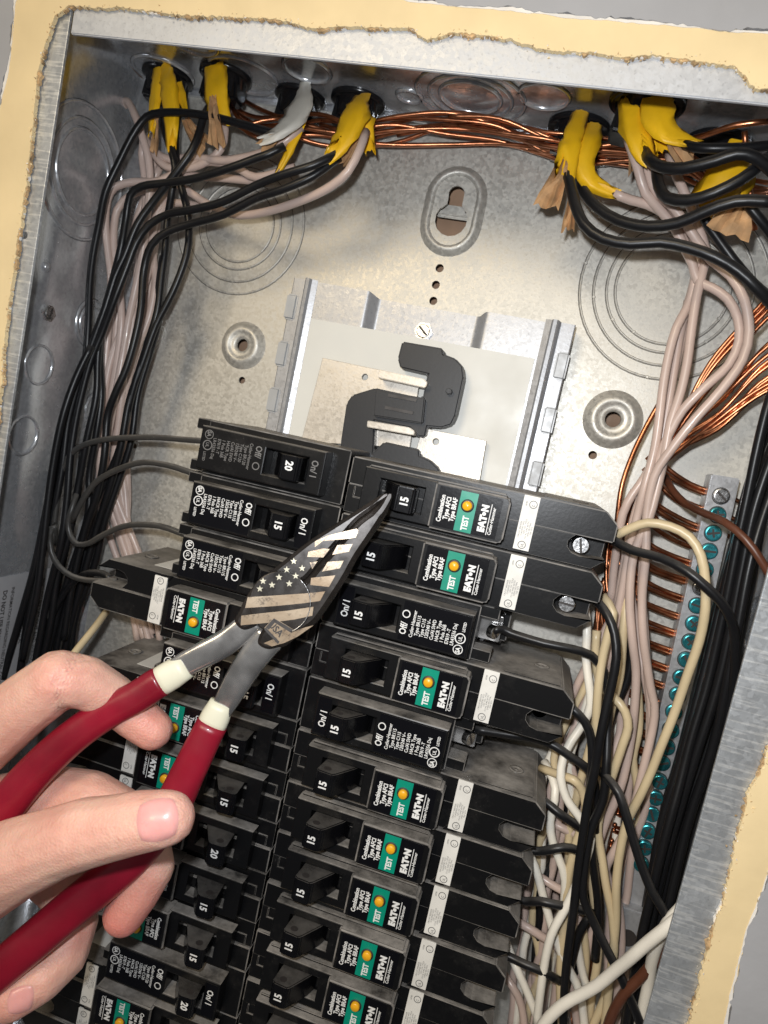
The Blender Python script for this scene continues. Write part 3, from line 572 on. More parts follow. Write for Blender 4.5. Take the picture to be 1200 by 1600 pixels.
def order(paths, level, ax=1):
    """rank of each path where it crosses a level, from the left (or the top)"""
    xs = []
    for i, p in enumerate(paths):
        x = p[-1][1-ax]
        for a, c in zip(p, p[1:]):
            if (a[ax]-level)*(c[ax]-level) <= 0 and a[ax] != c[ax]: x = a[1-ax]+(c[1-ax]-a[1-ax])*(level-a[ax])/(c[ax]-a[ax])
        xs.append((x, i))
    return {i: ON[k] for k, (x, i) in enumerate(sorted(xs))}
rk = order(tans, 560)
for i, t in enumerate(tans): TAN = '%s pinkish tan wire from left, halfway down the left bundle' % rk[i]; wl_('wtan', 1.95, t, TAN if i != 5 else 'pinkish tan wire curving out of the torn yellow cable jacket above the left knockout')
blks = [
 [(450, 215, 40), (425, 208, 44), (380, 195, 44), (330, 182, 44), (280, 176, 44), (240, 178, 44), (222, 190, 44), (205, 215, 44), (185, 255, 44), (165, 300, 44), (155, 350, 44), (145, 400, 44), (140, 450, 44), (138, 510, 44), (132, 570, 44), (108, 620, 46), (92, 690, 46), (80, 760, 46), (66, 830, 46), (50, 900, 46), (30, 970, 46), (5, 1060, 46)],
 [(262, 165, 20), (255, 185, 34), (259, 210, 36), (268, 235, 36), (274, 262, 36), (269, 300, 34), (262, 340, 34), (258, 390, 34), (253, 430, 34), (246, 487, 34), (230, 540, 34), (207, 613, 34), (187, 700, 32), (160, 760, 32), (140, 810, 30), (120, 880, 30), (100, 960, 30), (80, 1050, 30)],
 [(285, 165, 20), (276, 190, 32), (274, 235, 34), (280, 280, 34), (292, 330, 34), (295, 365, 34), (291, 400, 34), (275, 445, 34), (258, 480, 34), (243, 510, 34), (222, 570, 34), (203, 625, 34), (190, 690, 34), (172, 760, 32), (150, 830, 30), (125, 920, 30), (100, 1020, 30)],
 [(328, 165, 26), (318, 182, 40), (312, 205, 44), (300, 235, 46), (275, 270, 46), (243, 310, 44), (215, 350, 44), (195, 400, 44), (180, 432, 44), (165, 480, 44), (145, 535, 44), (122, 600, 44), (106, 660, 44), (98, 730, 44), (84, 800, 44), (62, 880, 42), (45, 960, 42), (30, 1050, 42)],
 [(445, 228, 48), (420, 240, 50), (400, 247, 50), (360, 262, 50), (310, 277, 48), (260, 285, 46), (222, 291, 46), (204, 306, 46), (198, 340, 44), (190, 385, 44), (176, 440, 42), (160, 500, 42), (152, 560, 42), (150, 620, 42), (135, 690, 42), (122, 760, 40), (110, 830, 40), (90, 900, 40), (78, 980, 40), (60, 1060, 40)],
 [(527, 240, 50), (490, 258, 54), (440, 274, 54), (400, 290, 52), (350, 315, 50), (300, 328, 48), (262, 335, 46), (232, 352, 46), (212, 380, 46), (200, 412, 46), (180, 465, 46), (160, 520, 44), (140, 570, 44), (122, 640, 44), (110, 710, 44), (105, 780, 44), (95, 850, 44), (75, 930, 42), (62, 1000, 42), (50, 1070, 42)],
 [(530, 246, 46), (490, 275, 50), (440, 296, 50), (400, 309, 48), (350, 335, 46), (300, 350, 44), (262, 362, 44), (237, 382, 44), (225, 420, 42), (221, 480, 42), (212, 527, 42), (198, 575, 42), (180, 615, 42), (168, 650, 40), (163, 710, 40), (152, 770, 38), (130, 840, 36), (112, 920, 36), (100, 1000, 36)],
 [(200, 407, 40), (177, 467, 38), (160, 510, 36), (156, 560, 36), (158, 620, 36), (150, 680, 36), (140, 740, 34), (138, 800, 34), (118, 870, 34), (92, 950, 34), (70, 1040, 34)],
 [(255, 400, 28), (248, 450, 26), (250, 490, 26), (235, 550, 28), (215, 620, 28), (205, 690, 28), (185, 750, 28), (165, 810, 28), (148, 880, 26), (120, 960, 26), (108, 1040, 26)],
 [(143, 540, 50), (118, 590, 52), (98, 650, 54), (84, 720, 54), (74, 790, 54), (66, 860, 54), (55, 940, 54), (35, 1030, 54)],
 [(85, 740, 34), (78, 800, 34), (60, 860, 34), (40, 930, 34), (18, 1010, 34), (8, 1060, 34)],
 [(150, 780, 22), (135, 850, 22), (120, 920, 22), (106, 1000, 22), (100, 1050, 22)],
 [(130, 700, 26), (120, 780, 26), (105, 850, 26), (88, 930, 26), (60, 1060, 26)],
]
rk = order(blks, 650)
for i, t in enumerate(blks):
    BLK = '%s black wire from left in the left bundle, level with the topmost breaker' % rk[i]
    wl_('wblack', 1.85, t, {0: 'black wire looping over the top left cables from the white jacket', 5: 'upper black wire leaving the torn yellow jacket left of the keyhole'}.get(i, BLK))
BRK = [
 ([(344, 694, 52), (320, 690, 54), (290, 688, 50), (240, 684, 46), (185, 684, 44), (145, 690, 44), (115, 704, 44), (98, 730, 44), (90, 775, 44), (82, 850, 44)], 'wgrey', 'dusty grey wire arching to the topmost left breaker'),
 ([(325, 745, 52), (300, 738, 52), (262, 726, 50), (222, 722, 46), (185, 733, 44), (152, 752, 44), (130, 780, 44), (112, 815, 42)], 'wgrey', 'dusty grey wire arching to the second left breaker'),
 ([(300, 838, 50), (285, 834, 50), (250, 822, 50), (205, 820, 46), (178, 828, 44), (155, 840, 44), (140, 849, 44), (122, 851, 44), (110, 838, 44), (106, 815, 44), (112, 795, 44), (120, 770, 40)], 'wgrey', 'grey wire dipping in a loop to the third left breaker'),
 ([(182, 907, 50), (160, 907, 50), (135, 906, 48), (112, 900, 46), (92, 885, 46), (80, 862, 46), (78, 835, 46), (84, 820, 46), (88, 850, 40)], 'wgrey', 'thick grey wire curling into the fourth left breaker'),
 ([(172, 904, 46), (160, 897, 44), (140, 896, 44), (120, 905, 40), (95, 935, 38), (75, 980, 38), (60, 1050, 38)], 'wblack', 'black wire bowed behind the curled wire at the fourth left breaker'),
 ([(166, 956, 40), (150, 978, 52), (120, 1015, 66), (105, 1035, 72)], 'wcream', 'straight cream wire from the fourth left breaker to behind the knuckle'),
]
for p, mt, lb in BRK: wl_(mt, 1.5 if mt == 'wgrey' else 1.8, p, lb, group=None)
# copper along the top
cc = [(352, 168), (400, 196), (450, 203), (500, 206), (560, 214), (620, 206), (700, 200), (780, 206), (850, 228), (900, 240), (985, 246), (1060, 262), (1130, 285), (1200, 300)]
CT = []
for i in range(13):
    ph = random.random()*40; P = []
    x0, x1 = [(0, 13), (1, 10), (0, 10), (2, 13), (3, 10), (4, 11), (0, 8), (5, 13), (1, 13), (6, 13), (2, 12), (0, 13), (4, 13)][i]
    for j in range(x0, x1+1):
        u, v = cc[j]; a = (i-6)*4.6; v2 = v-4+a*math.cos(j*.55+i*1.3)+11*mnoise.noise(Vector((j*.7, ph, 0)))
        P.append((u, v2+(0 if j < 12 else a), 12+7*math.sin(j*.8+i)+i*.5))
    CT.append(P)
rk = order(CT, 700, 0)
for i, P in enumerate(CT): W('bare_copper_wire', '%s bare copper wire from the top in the bundle above the keyhole' % rk[i], 'bare copper wires across the top', 'copper', .98, P)
for p, lb in (([(360, 160, 20), (368, 178, 24), (384, 194, 24), (410, 188, 22), (440, 184, 20)], 'short kinked copper wire beside the second yellow cable'), ([(1200, 190, 60), (1150, 196, 58), (1100, 212, 50), (1060, 220, 40), (1020, 225, 30)], 'thick copper wire under the steel lip at top right'), ([(1163, 205, 50), (1166, 240, 46), (1172, 300, 40), (1180, 360, 36)], 'copper wire dropping behind the far right yellow jacket')):
    W('bare_copper_wire', lb, None, 'copper', 1.15, p)
# copper fan on the right
CF = []
for i in range(16):
    t = min(1, max(0, (i+random.uniform(-2.4, 2.4))/15)); a = random.uniform(-6, 6)
    P = [(1250+a, 400+t*190, 34), (1185+a, 470+t*150, 30), (1122+a*2.2, 560+t*115+a, 26), (1068-10*t+a, 648+t*58-a, 20+i*.6), (1030-22*t, 735+t*20, 16+i*.5), (1002-25*t+a*.5, 800+20*t, 14), (975+20*t, 880+18*t, 12), (985+10*t+a, 960, 12), (965+25*t, 1060, 10), (950+30*t, 1180, 10), (920+30*t, 1330, 8), (890+40*t, 1460, 8), (870+40*t, 1600, 8)]
    CF.append(P)
rk = order(CF, 620)
for i, P in enumerate(CF): W('bare_copper_wire', '%s bare copper wire from left in the fan right of the tan wires' % rk[i], 'bare copper wires fanning down the right side', 'copper', .9, P)
W('bare_copper_wire', 'lone bare copper wire curving left of the right tan wires to the topmost right breaker', None, 'copper', 1.15, [(1040, 612, 22), (1015, 655, 22), (990, 705, 24), (972, 755, 26), (965, 800, 26), (962, 840, 24)])
OS = ON + ['seventeenth', 'eighteenth', 'nineteenth', 'twentieth', 'twenty first', 'twenty second', 'twenty third', 'twenty fourth']
for i, s in enumerate(GS):
    for k in range(2):
        q = TG @ Vector((s+(k-.8)*1.9, -5, 13.5)); dx = random.uniform(16, 30); dy = random.uniform(2, 9)+(i < 4)*5
        side = -1
        dx = random.uniform(30, 36) if i < 14 else 16; cu = random.uniform(3, 5)+(5 if i < 4 else 0)
        P = [q+Vector((4, -.2, 0)), q, q+Vector((-8, .3+cu*.12, .6*k)), q+Vector((-dx*.55, .8+cu*.5, 2+k)), q+Vector((-dx*.85, 3+cu, 2+k)), q+Vector((-dx, 9+cu*1.5+k, 1.5)), q+Vector((-dx-2-k, 22+cu*2, 0)), q+Vector((-dx-3-k, 34+cu*2, 0))]
        if i > 13: P = P[:4]
        elif i < 6: P = P[:5]
        W('bare_copper_wire', '%s bare copper tail left of the %s ground bar screw from the top' % (('lower', 'upper')[k], OS[i]), 'copper tails entering the ground bar from the left', 'copper', 1.05, P, pz=False, step=3)
    if i in (0, 1, 2, 7, 9, 11, 14, 18):
        q = TG @ Vector((s, 5, 13)); W('bare_copper_wire', 'short copper end right of the %s ground bar screw from the top' % OS[i], 'copper ends right of the ground bar', 'copper', 1.05, [q, q+Vector((5, -1, 0)), q+Vector((10, -4, -2)), q+Vector((13, -9, -4))], pz=False, step=3)
# tans and creams on the right
rt = [
 ([(980, 215, 40), (987, 236, 44), (997, 267, 44), (1008, 302, 42), (1033, 330, 38), (1055, 356, 36), (1070, 385, 34), (1083, 412, 34), (1090, 438, 34), (1112, 450, 36), (1137, 468, 38), (1153, 498, 40), (1155, 533, 40), (1138, 570, 40), (1100, 605, 40), (1067, 640, 38), (1047, 675, 36), (1030, 715, 34), (1016, 770, 32), (1010, 830, 30), (1003, 920, 30), (1008, 1000, 30), (1013, 1067, 28), (1018, 1130, 26), (1010, 1200, 24), (985, 1280, 22), (960, 1380, 20), (950, 1500, 20), (955, 1620, 20)], 'inner of the two tan wires that bow out to the right'),
 ([(1005, 240, 40), (1014, 275, 42), (1028, 302, 42), (1053, 325, 40), (1077, 358, 38), (1095, 385, 38), (1112, 408, 40), (1142, 432, 42), (1164, 470, 44), (1171, 517, 44), (1160, 562, 44), (1127, 608, 44), (1085, 655, 42), (1049, 702, 40), (1024, 742, 38), (1012, 800, 36), (1009, 867, 36), (1003, 933, 34), (1006, 1000, 34), (1016, 1070, 32), (1023, 1117, 30), (1005, 1200, 30), (980, 1290, 30), (947, 1360, 28), (962, 1393, 28), (970, 1440, 28), (970, 1500, 28), (963, 1567, 28), (973, 1620, 28)], 'outer of the two tan wires that bow out to the right'),
 ([(1045, 240, 30), (1057, 275, 34), (1078, 320, 34), (1092, 355, 34), (1104, 393, 34), (1100, 420, 34), (1088, 467, 36), (1080, 515, 36), (1073, 567, 36), (1063, 615, 36), (1048, 662, 36), (1040, 705, 36), (1029, 755, 36), (1015, 810, 36), (990, 867, 34), (983, 933, 34), (987, 1000, 34), (993, 1050, 32), (990, 1110, 32), (983, 1167, 30), (970, 1230, 30), (945, 1290, 30), (915, 1380, 28), (880, 1480, 28), (860, 1600, 28)], 'frontmost tan wire of the straight bundle, running from top to bottom of the box'),
 ([(1080, 360, 30), (1092, 400, 32), (1079, 467, 32), (1057, 512, 34), (1046, 552, 34), (1037, 600, 34), (1030, 650, 34), (1022, 702, 34), (1007, 762, 34), (997, 805, 32), (982, 867, 30), (967, 950, 28), (955, 1010, 26), (938, 1080, 24), (925, 1160, 24), (905, 1240, 24), (870, 1330, 22), (850, 1420, 22), (838, 1520, 22), (830, 1610, 22)], 'tan wire just left of the frontmost one in the straight right bundle'),
 ([(1090, 380, 26), (1085, 440, 26), (1066, 505, 28), (1056, 560, 28), (1048, 610, 28), (1040, 655, 28), (1031, 700, 28), (1008, 745, 28), (980, 785, 28), (968, 820, 26), (960, 880, 20), (955, 940, 18)], 'tan wire of the right bundle ending left behind the topmost right breaker'),
 ([(1075, 470, 24), (1062, 545, 26), (1050, 600, 26), (1038, 660, 26), (1022, 725, 26), (1000, 780, 26), (985, 830, 26), (972, 900, 24), (960, 980, 22), (950, 1050, 22), (940, 1130, 20), (920, 1250, 20)], 'lowest lying tan wire of the right bundle, passing behind the others'),
 ([(958, 303, 42), (985, 313, 40), (1012, 320, 38), (1040, 335, 36), (1062, 362, 34), (1080, 400, 32)], 'tan wire leaving the bent yellow jacket tip toward the right bundle'),
 ([(958, 838, 46), (968, 834, 50), (987, 825, 52), (1013, 817, 54), (1047, 823, 56), (1077, 839, 58), (1095, 867, 60), (1102, 905, 60), (1102, 950, 60), (1092, 1000, 58), (1073, 1055, 56), (1053, 1115, 52), (1035, 1162, 50), (1020, 1200, 48), (1000, 1243, 46), (980, 1283, 44), (968, 1333, 42), (962, 1383, 40), (962, 1450, 38), (950, 1540, 36), (920, 1620, 36)], 'long cream wire looping from the topmost right breaker over the ground bar'),
 ([(942, 930, 40), (958, 957, 44), (950, 990, 44), (940, 1033, 44), (933, 1083, 44), (930, 1133, 42), (925, 1200, 40), (917, 1267, 38), (900, 1315, 38), (887, 1373, 38), (880, 1453, 38), (875, 1533, 38), (878, 1620, 38)], 'cream wire dropping from the second right breaker'),
 ([(940, 1075, 36), (960, 1090, 42), (976, 1110, 44), (981, 1135, 44), (973, 1162, 44), (960, 1200, 42), (940, 1260, 38), (934, 1300, 38), (940, 1340, 38), (947, 1387, 38), (957, 1433, 38), (960, 1483, 38), (953, 1533, 38), (943, 1620, 38)], 'cream wire bowing right below the second loop then falling to the bottom'),
 ([(845, 1200, 30), (880, 1213, 40), (895, 1218, 44), (908, 1232, 42), (915, 1260, 40), (912, 1300, 38), (925, 1380, 34), (935, 1480, 32), (925, 1560, 32), (915, 1620, 32)], 'cream wire bending out from under the sixth right breaker'),
 ([(912, 940, 26), (917, 975, 34), (915, 1027, 36), (920, 1065, 38), (923, 1100, 38), (912, 1130, 38), (893, 1158, 40), (880, 1185, 42), (876, 1215, 44), (884, 1245, 44), (897, 1265, 44), (912, 1285, 44), (924, 1310, 44), (910, 1360, 46), (887, 1413, 48), (862, 1460, 48), (849, 1517, 46), (838, 1600, 44)], 'white wire swinging left then right past the fourth right breaker'),
 ([(932, 985, 30), (930, 1030, 30), (936, 1080, 30), (926, 1150, 28), (905, 1230, 28), (888, 1330, 28), (905, 1420, 26), (915, 1500, 26), (900, 1610, 26)], 'white printed wire behind the cream wire below the second right breaker'),
 ([(850, 1190, 26), (868, 1233, 36), (860, 1283, 38), (863, 1313, 38), (873, 1342, 38), (882, 1375, 38), (880, 1440, 36), (890, 1500, 34), (880, 1560, 34), (868, 1620, 34)], 'white wire hanging beside the seventh right breaker'),
 ([(815, 1310, 30), (836, 1355, 38), (850, 1407, 38), (863, 1453, 38), (880, 1500, 38), (905, 1550, 38), (915, 1620, 38)], 'white wire slanting down from the eighth right breaker'),
 ([(920, 1330, 30), (905, 1400, 30), (900, 1450, 30), (910, 1520, 30), (925, 1570, 30), (935, 1620, 30)], 'white wire deep in the lower right tangle'),
 ([(790, 1470, 30), (806, 1510, 40), (822, 1545, 40), (838, 1585, 40), (850, 1620, 40)], 'white wire slanting down from the ninth right breaker'),
 ([(1110, 1400, 76), (1062, 1432, 78), (1040, 1450, 77), (1013, 1472, 74), (985, 1497, 70), (960, 1517, 66), (935, 1538, 64), (910, 1553, 62), (880, 1570, 60), (850, 1600, 58), (835, 1630, 56)], 'thick cream white wire lying diagonally across the bottom right'),
 ([(1095, 1390, 66), (1052, 1432, 68), (1030, 1465, 66), (1018, 1500, 60), (1012, 1540, 54), (1000, 1600, 50), (995, 1630, 50)], 'cream white wire hanging straight down behind the thick diagonal one'),
 ([(800, 1345, 24), (840, 1368, 30), (862, 1382, 32), (890, 1402, 32), (905, 1450, 30), (880, 1530, 28), (850, 1620, 28)], 'pinkish wire crossing low behind the eighth right breaker'),
 ([(780, 1425, 24), (818, 1445, 34), (845, 1462, 34), (870, 1480, 32), (890, 1530, 30), (905, 1620, 30)], 'pinkish wire crossing low behind the ninth right breaker'),
 ([(770, 1500, 20), (800, 1540, 30), (815, 1570, 30), (822, 1620, 30)], 'pinkish wire at the very bottom beside the tenth right breaker'),
 ([(830, 1270, 20), (870, 1290, 28), (890, 1300, 28), (905, 1310, 28), (930, 1360, 26), (925, 1450, 24), (900, 1540, 24), (870, 1620, 24)], 'pinkish wire crossing low behind the seventh right breaker'),
 ([(905, 1385, 22), (870, 1440, 22), (840, 1500, 22), (825, 1560, 22), (815, 1620, 22)], 'pale wire slanting left deep in the lower right tangle'),
 ([(890, 1190, 26), (900, 1230, 26), (895, 1290, 24), (915, 1350, 24), (900, 1440, 22), (880, 1540, 20), (885, 1620, 20)], 'pale wire twisting deep under the fourth right breaker'),
]
for i, (p, lb) in enumerate(rt):
    mt = 'wtan' if i < 7 or 'pink' in lb else 'wcream' if 'cream wire' in lb else 'wwhite'
    if 'pale' in lb: mt = 'wtan'
    wl_(mt, 2.5 if 'thick' in lb else 1.95, p, lb, group=RG if 'tan' in lb else None)
sd_ = random.Random(5)
for i in range(18):
    x0 = 815+i*8.5; ph = i*2.7; zb = sd_.uniform(9, 26); mt = ('wtan', 'wwhite', 'wcream', 'wtan', 'wblack', 'wwhite')[i % 6]
    P = [(978+(x0-908-(yy-1050)*.16*(1 if i < 12 else .6)+34*mnoise.noise(Vector((yy*.0045, ph, 0)))+12*mnoise.noise(Vector((yy*.014, ph, 3))))*sst(860, 1180, yy), yy, zb+9*mnoise.noise(Vector((yy*.006, ph, 8)))) for yy in range(850, 1640, 42)]
    rt_l = '%s %s wire from left lying deepest in the lower right tangle' % (ON[i] if i < 16 else ('seventeenth', 'eighteenth')[i-16], {'wtan': 'pinkish tan', 'wwhite': 'white', 'wcream': 'cream', 'wblack': 'black'}[mt])
    wl_(mt, 1.9, P, rt_l, group='wires lying deepest in the lower right tangle')
rb = [
 ([(882, 262, 40), (889, 283, 48), (896, 313, 52), (912, 350, 56), (943, 373, 58), (987, 381, 60), (1033, 378, 62), (1077, 387, 64), (1117, 402, 66), (1153, 424, 66), (1183, 452, 66), (1215, 490, 60), (1240, 560, 50)], 'lowest black wire sweeping right from the torn yellow pair'),
 ([(905, 275, 40), (914, 302, 46), (934, 325, 50), (967, 345, 54), (1013, 354, 58), (1060, 348, 62), (1100, 331, 66), (1150, 314, 70), (1215, 316, 72)], 'black wire sweeping right just above the lowest one'),
 ([(1005, 236, 50), (1016, 252, 60), (1035, 262, 64), (1067, 263, 68), (1117, 251, 72), (1150, 240, 74), (1180, 246, 74), (1215, 275, 70)], 'thick black wire arching right from the doubled yellow jackets'),
 ([(1026, 262, 50), (1030, 290, 54), (1044, 308, 58), (1077, 312, 62), (1117, 301, 66), (1157, 281, 68), (1185, 260, 68), (1215, 235, 64)], 'black wire hooked in a U below the thick arching one'),
 ([(1070, 226, 56), (1090, 231, 60), (1117, 233, 62), (1167, 232, 62), (1220, 226, 60)], 'black wire from the curled yellow jacket tip to the right edge'),
 ([(1095, 325, 50), (1105, 348, 50), (1120, 370, 50), (1145, 405, 50), (1175, 440, 48), (1215, 480, 46), (1240, 560, 44)], 'black wire slanting down right beside the brown paper'),
 ([(1165, 315, 58), (1178, 332, 58), (1200, 360, 56), (1230, 400, 50)], 'black wire at the right edge below the far right jacket'),
 ([(946, 838, 48), (958, 844, 50), (987, 860, 54), (1033, 872, 60), (1073, 892, 66), (1102, 915, 68), (1127, 940, 68), (1143, 970, 66), (1149, 1010, 60), (1145, 1080, 52), (1125, 1160, 46)], 'black wire arching from the topmost right breaker over the ground bar'),
 ([(925, 936, 46), (936, 943, 50), (950, 962, 54), (960, 990, 56), (963, 1027, 58), (956, 1067, 58), (948, 1100, 58), (938, 1150, 58), (930, 1200, 56), (917, 1260, 54), (908, 1330, 52), (899, 1400, 50), (890, 1467, 50), (883, 1533, 48), (880, 1620, 48)], 'black wire bending down from the second right breaker'),
 ([(770, 985, 46), (785, 983, 44), (800, 990, 44), (850, 1005, 46), (890, 1013, 46), (923, 1024, 44), (943, 1050, 42), (950, 1087, 42), (949, 1150, 46), (947, 1200, 50), (942, 1250, 50), (924, 1295, 50), (914, 1350, 50), (911, 1400, 50), (927, 1440, 50), (950, 1487, 52), (973, 1533, 54), (1000, 1600, 54), (1008, 1625, 54)], 'black wire from the slim third right breaker running into the tangle'),
 ([(888, 1104, 48), (896, 1109, 50), (913, 1127, 50), (923, 1153, 50), (926, 1190, 50), (922, 1260, 46), (925, 1340, 42), (935, 1420, 38), (930, 1500, 36)], 'black wire bending down from the fourth right breaker'),
 ([(740, 1140, 44), (790, 1148, 42), (840, 1155, 42), (868, 1166, 44), (890, 1181, 44), (915, 1198, 44), (930, 1225, 42), (930, 1300, 40)], 'black wire from the slim fifth right breaker'),
 ([(938, 1205, 44), (952, 1220, 54), (967, 1240, 58), (981, 1283, 60), (998, 1340, 62), (1018, 1393, 64), (1043, 1435, 66), (1060, 1480, 62), (1070, 1560, 56)], 'black wire crossing the teal screws down to the white wire end'),
 ([(835, 1240, 44), (858, 1256, 44), (875, 1270, 46), (895, 1284, 44), (915, 1300, 40)], 'short black wire from the sixth right breaker'),
 ([(808, 1322, 44), (838, 1330, 44), (858, 1328, 46), (880, 1324, 46), (905, 1330, 42), (930, 1350, 38)], 'short black wire from the seventh right breaker'),
 ([(790, 1398, 44), (822, 1408, 44), (845, 1408, 48), (868, 1414, 48), (900, 1420, 46), (925, 1428, 42)], 'short black wire from the eighth right breaker'),
 ([(770, 1484, 44), (800, 1497, 44), (822, 1507, 46), (850, 1518, 46), (875, 1532, 42)], 'short black wire from the ninth right breaker'),
 ([(925, 1425, 36), (905, 1455, 36), (895, 1490, 36), (880, 1560, 36), (860, 1620, 36)], 'black wire forking left in the lower right tangle'),
]
for p, lb in rb: wl_('wblack', 2.25 if 'thick' in lb or 'lowest' in lb else 1.95, p, lb, group=None)
W('brown_wire', 'brown wire curving over the top of the ground bar to the right', None, 'wbrown', 1.6, [(1040, 745, 20), (1050, 765, 28), (1068, 785, 34), (1093, 800, 48), (1133, 817, 66), (1165, 843, 72), (1188, 873, 74), (1210, 910, 74)])
W('brown_wire', 'brown wire slanting down beside the thick diagonal white wire', None, 'wbrown', 2.3, [(1100, 1400, 60), (1056, 1443, 64), (1043, 1468, 64), (1030, 1493, 60), (1000, 1527, 56), (973, 1555, 54), (953, 1595, 50), (945, 1630, 48)])
Le = [(1208, 590), (1192, 640), (1160, 780), (1134, 900), (1097, 1050), (1058, 1180), (1026, 1300), (998, 1450), (962, 1630)]
Re = [(1262, 590), (1255, 640), (1205, 780), (1180, 900), (1152, 1050), (1115, 1180), (1080, 1300), (1042, 1450), (1008, 1630)]
CB = []
for i in range(10):
    t = (i+.5)/10; ph = i*3.1; P = []
    for j, (a, c) in enumerate(zip(Le, Re)):
        s = min(1.05, max(-.02, t+.30*mnoise.noise(Vector((j*.45, ph, 0))))); P.append((a[0]+(c[0]-a[0])*s, a[1]+(c[1]-a[1])*s, 22+(i % 3)*13+8*mnoise.noise(Vector((j*.4, ph, 9)))))
    CB.append(P)
rk = order(CB, 1000)
for i, P in enumerate(CB): wl_('wblack' if i % 3 else 'wdusty', 2.0, P, '%s black wire from left in the thick column by the right wall' % rk[i], group='black wires in the column by the right wall')
# ------------------------------------------------------------------ cables: bushings, jackets, paper
def bushing(u, v, lb, dz=0, s=1.):
    q = aty(u, v, YT); T = Matrix.Translation((q.x, YT, q.z+dz)) @ Matrix.Rotation(math.pi/2, 4, 'X')
    t = thing('cable_bushing', lb, 'cable bushing', (q.x, YT, q.z+dz)); b = B()
    b.lathe((0, 0), [(13*s, 0), (13*s, 1.8), (11.6*s, 2.4), (10*s, 2.2), (9.6*s, 10), (8.6*s, 11), (7.8*s, 10), (7.6*s, 0)], 28, 0, T); o = b.build('collar', 'bush', t); o.location = -t.location
    for sx in (-1, 1):
        b = B(); b.box(sx*5.2*s-3.6*s, sx*5.2*s+3.6*s, -6*s, 6*s, 1, 14.5*s, 1.2, bmi=0, M4=T @ Matrix.Rotation(sx*.12, 4, 'Y')); o = b.build('clamp_wedge', 'bush', t); o.location = -t.location
    return t
bushing(263, 118, 'leftmost black bushing in the top wall holding two yellow cables'); bushing(345, 106, 'black bushing second from left in the top wall', -6)
bushing(470, 150, 'black bushing holding the grey white cable', 0, 1.0); bushing(562, 160, 'black bushing holding the yellow cable left of the keyhole', 2, 1.05)
bushing(905, 200, 'black bushing over the torn yellow pair right of the keyhole', 2, 1.1); bushing(1012, 158, 'black bushing half hidden under the lip over doubled yellow jackets', 0, 1.2); bushing(1120, 228, 'far right black bushing near the corner', 4, 1.1)
def jacket(px, wpx, lb, mt='yellow', vcut=9., flat=.34, tw=0.):
    P = smooth([at(*p) for p in px], 3.); n = 14; k = len(P); rr = []
    for i in range(k): f = i/(k-1); j = f*(len(wpx)-1); a = int(min(j, len(wpx)-2)); rr.append((wpx[a]+(wpx[a+1]-wpx[a])*(j-a))/2*(CAM.z-P[i].z)/FPX)
    R_ = frames(P, 1, n, rr, flat)
    ax = (P[-1]-P[-2]).normalized()
    ph = random.random()*90; ss = random.choice((-1, 0, 1))
    for i in range(k):                                       # crumpled sheet, slit open at its torn end
        for j in range(n):
            c_ = P[i]; d_ = R_[i][j]-c_; R_[i][j] = c_+d_*(1+.36*mnoise.noise(Vector((i*.7, j*1.5, ph)))+.13*math.cos(3*j+ph+i*.25))
    K0 = max(1, k-4)
    for i in range(K0, k):
        for j in range(n):
            f = (i-K0+1)/(k-K0); ang = abs((j-ss+n/2) % n-n/2)/(n/2)
            pull = vcut*max(0, 1-ang/.34)*f; R_[i][j] = R_[i][j]-ax*pull+ax*f*(random.uniform(-.6, 1.6)+(2.4 if ang > .3 and ang < .6 else 0))
    b = B(); b.loft(R_, 0, True, False)
    inn = [[p+(c-p)*.16 for p in r] for r, c in zip(R_, P)]; b.loft([r[::-1] for r in inn], 0, True, False)
    o = b.build('cable_jacket', mt, None, P[0]); tag(o, lb, 'cable jacket', 'cable jackets torn open along the top'); return o
jacket([(248, 100, 26), (246, 130, 34), (243, 155, 36), (240, 180, 38), (237, 205, 38)], [16, 20, 24, 20, 12], 'narrow yellow jacket at far left of the top row, torn to a point')
jacket([(256, 100, 26), (262, 130, 36), (266, 160, 40), (268, 195, 42), (269, 226, 42)], [22, 28, 32, 28, 16], 'wide yellow jacket split open under the leftmost bushing')
jacket([(277, 132, 34), (282, 150, 38), (290, 172, 42)], [18, 18, 4], 'small yellow flap turned right under the leftmost bushing')
jacket([(334, 80, 26), (337, 118, 38), (338, 150, 42), (346, 190, 42)], [32, 38, 42, 34], 'broad yellow jacket split in a V under the second bushing')
jacket([(477, 125, 24), (472, 158, 36), (458, 188, 44), (436, 206, 48), (412, 218, 50)], [14, 26, 46, 46, 26], 'greyish white jacket peeled to the left', 'jwhite')
jacket([(474, 175, 40), (468, 200, 40), (452, 235, 42), (437, 264, 42)], [16, 15, 14, 10], 'thin yellow strip hanging under the white jacket')
jacket([(566, 150, 30), (557, 170, 42), (546, 200, 48), (530, 228, 50), (519, 240, 50)], [24, 34, 44, 38, 30], 'crumpled yellow jacket bent to the left of the keyhole')
jacket([(560, 170, 34), (570, 205, 38), (577, 232, 38)], [26, 34, 18], 'yellow jacket flap behind the bent one left of the keyhole')
jacket([(908, 175, 30), (898, 205, 40), (889, 235, 46), (883, 270, 48)], [20, 26, 32, 28], 'left jacket of the torn yellow pair with brown paper below')
jacket([(928, 195, 30), (918, 225, 42), (912, 260, 46), (926, 285, 46), (957, 301, 44)], [22, 32, 30, 26, 16], 'right jacket of the torn yellow pair curling right at its end')
jacket([(1000, 130, 40), (992, 165, 48), (992, 200, 52), (1002, 228, 54), (1012, 247, 54)], [34, 38, 40, 38, 24], 'left of the two doubled bright yellow jackets')
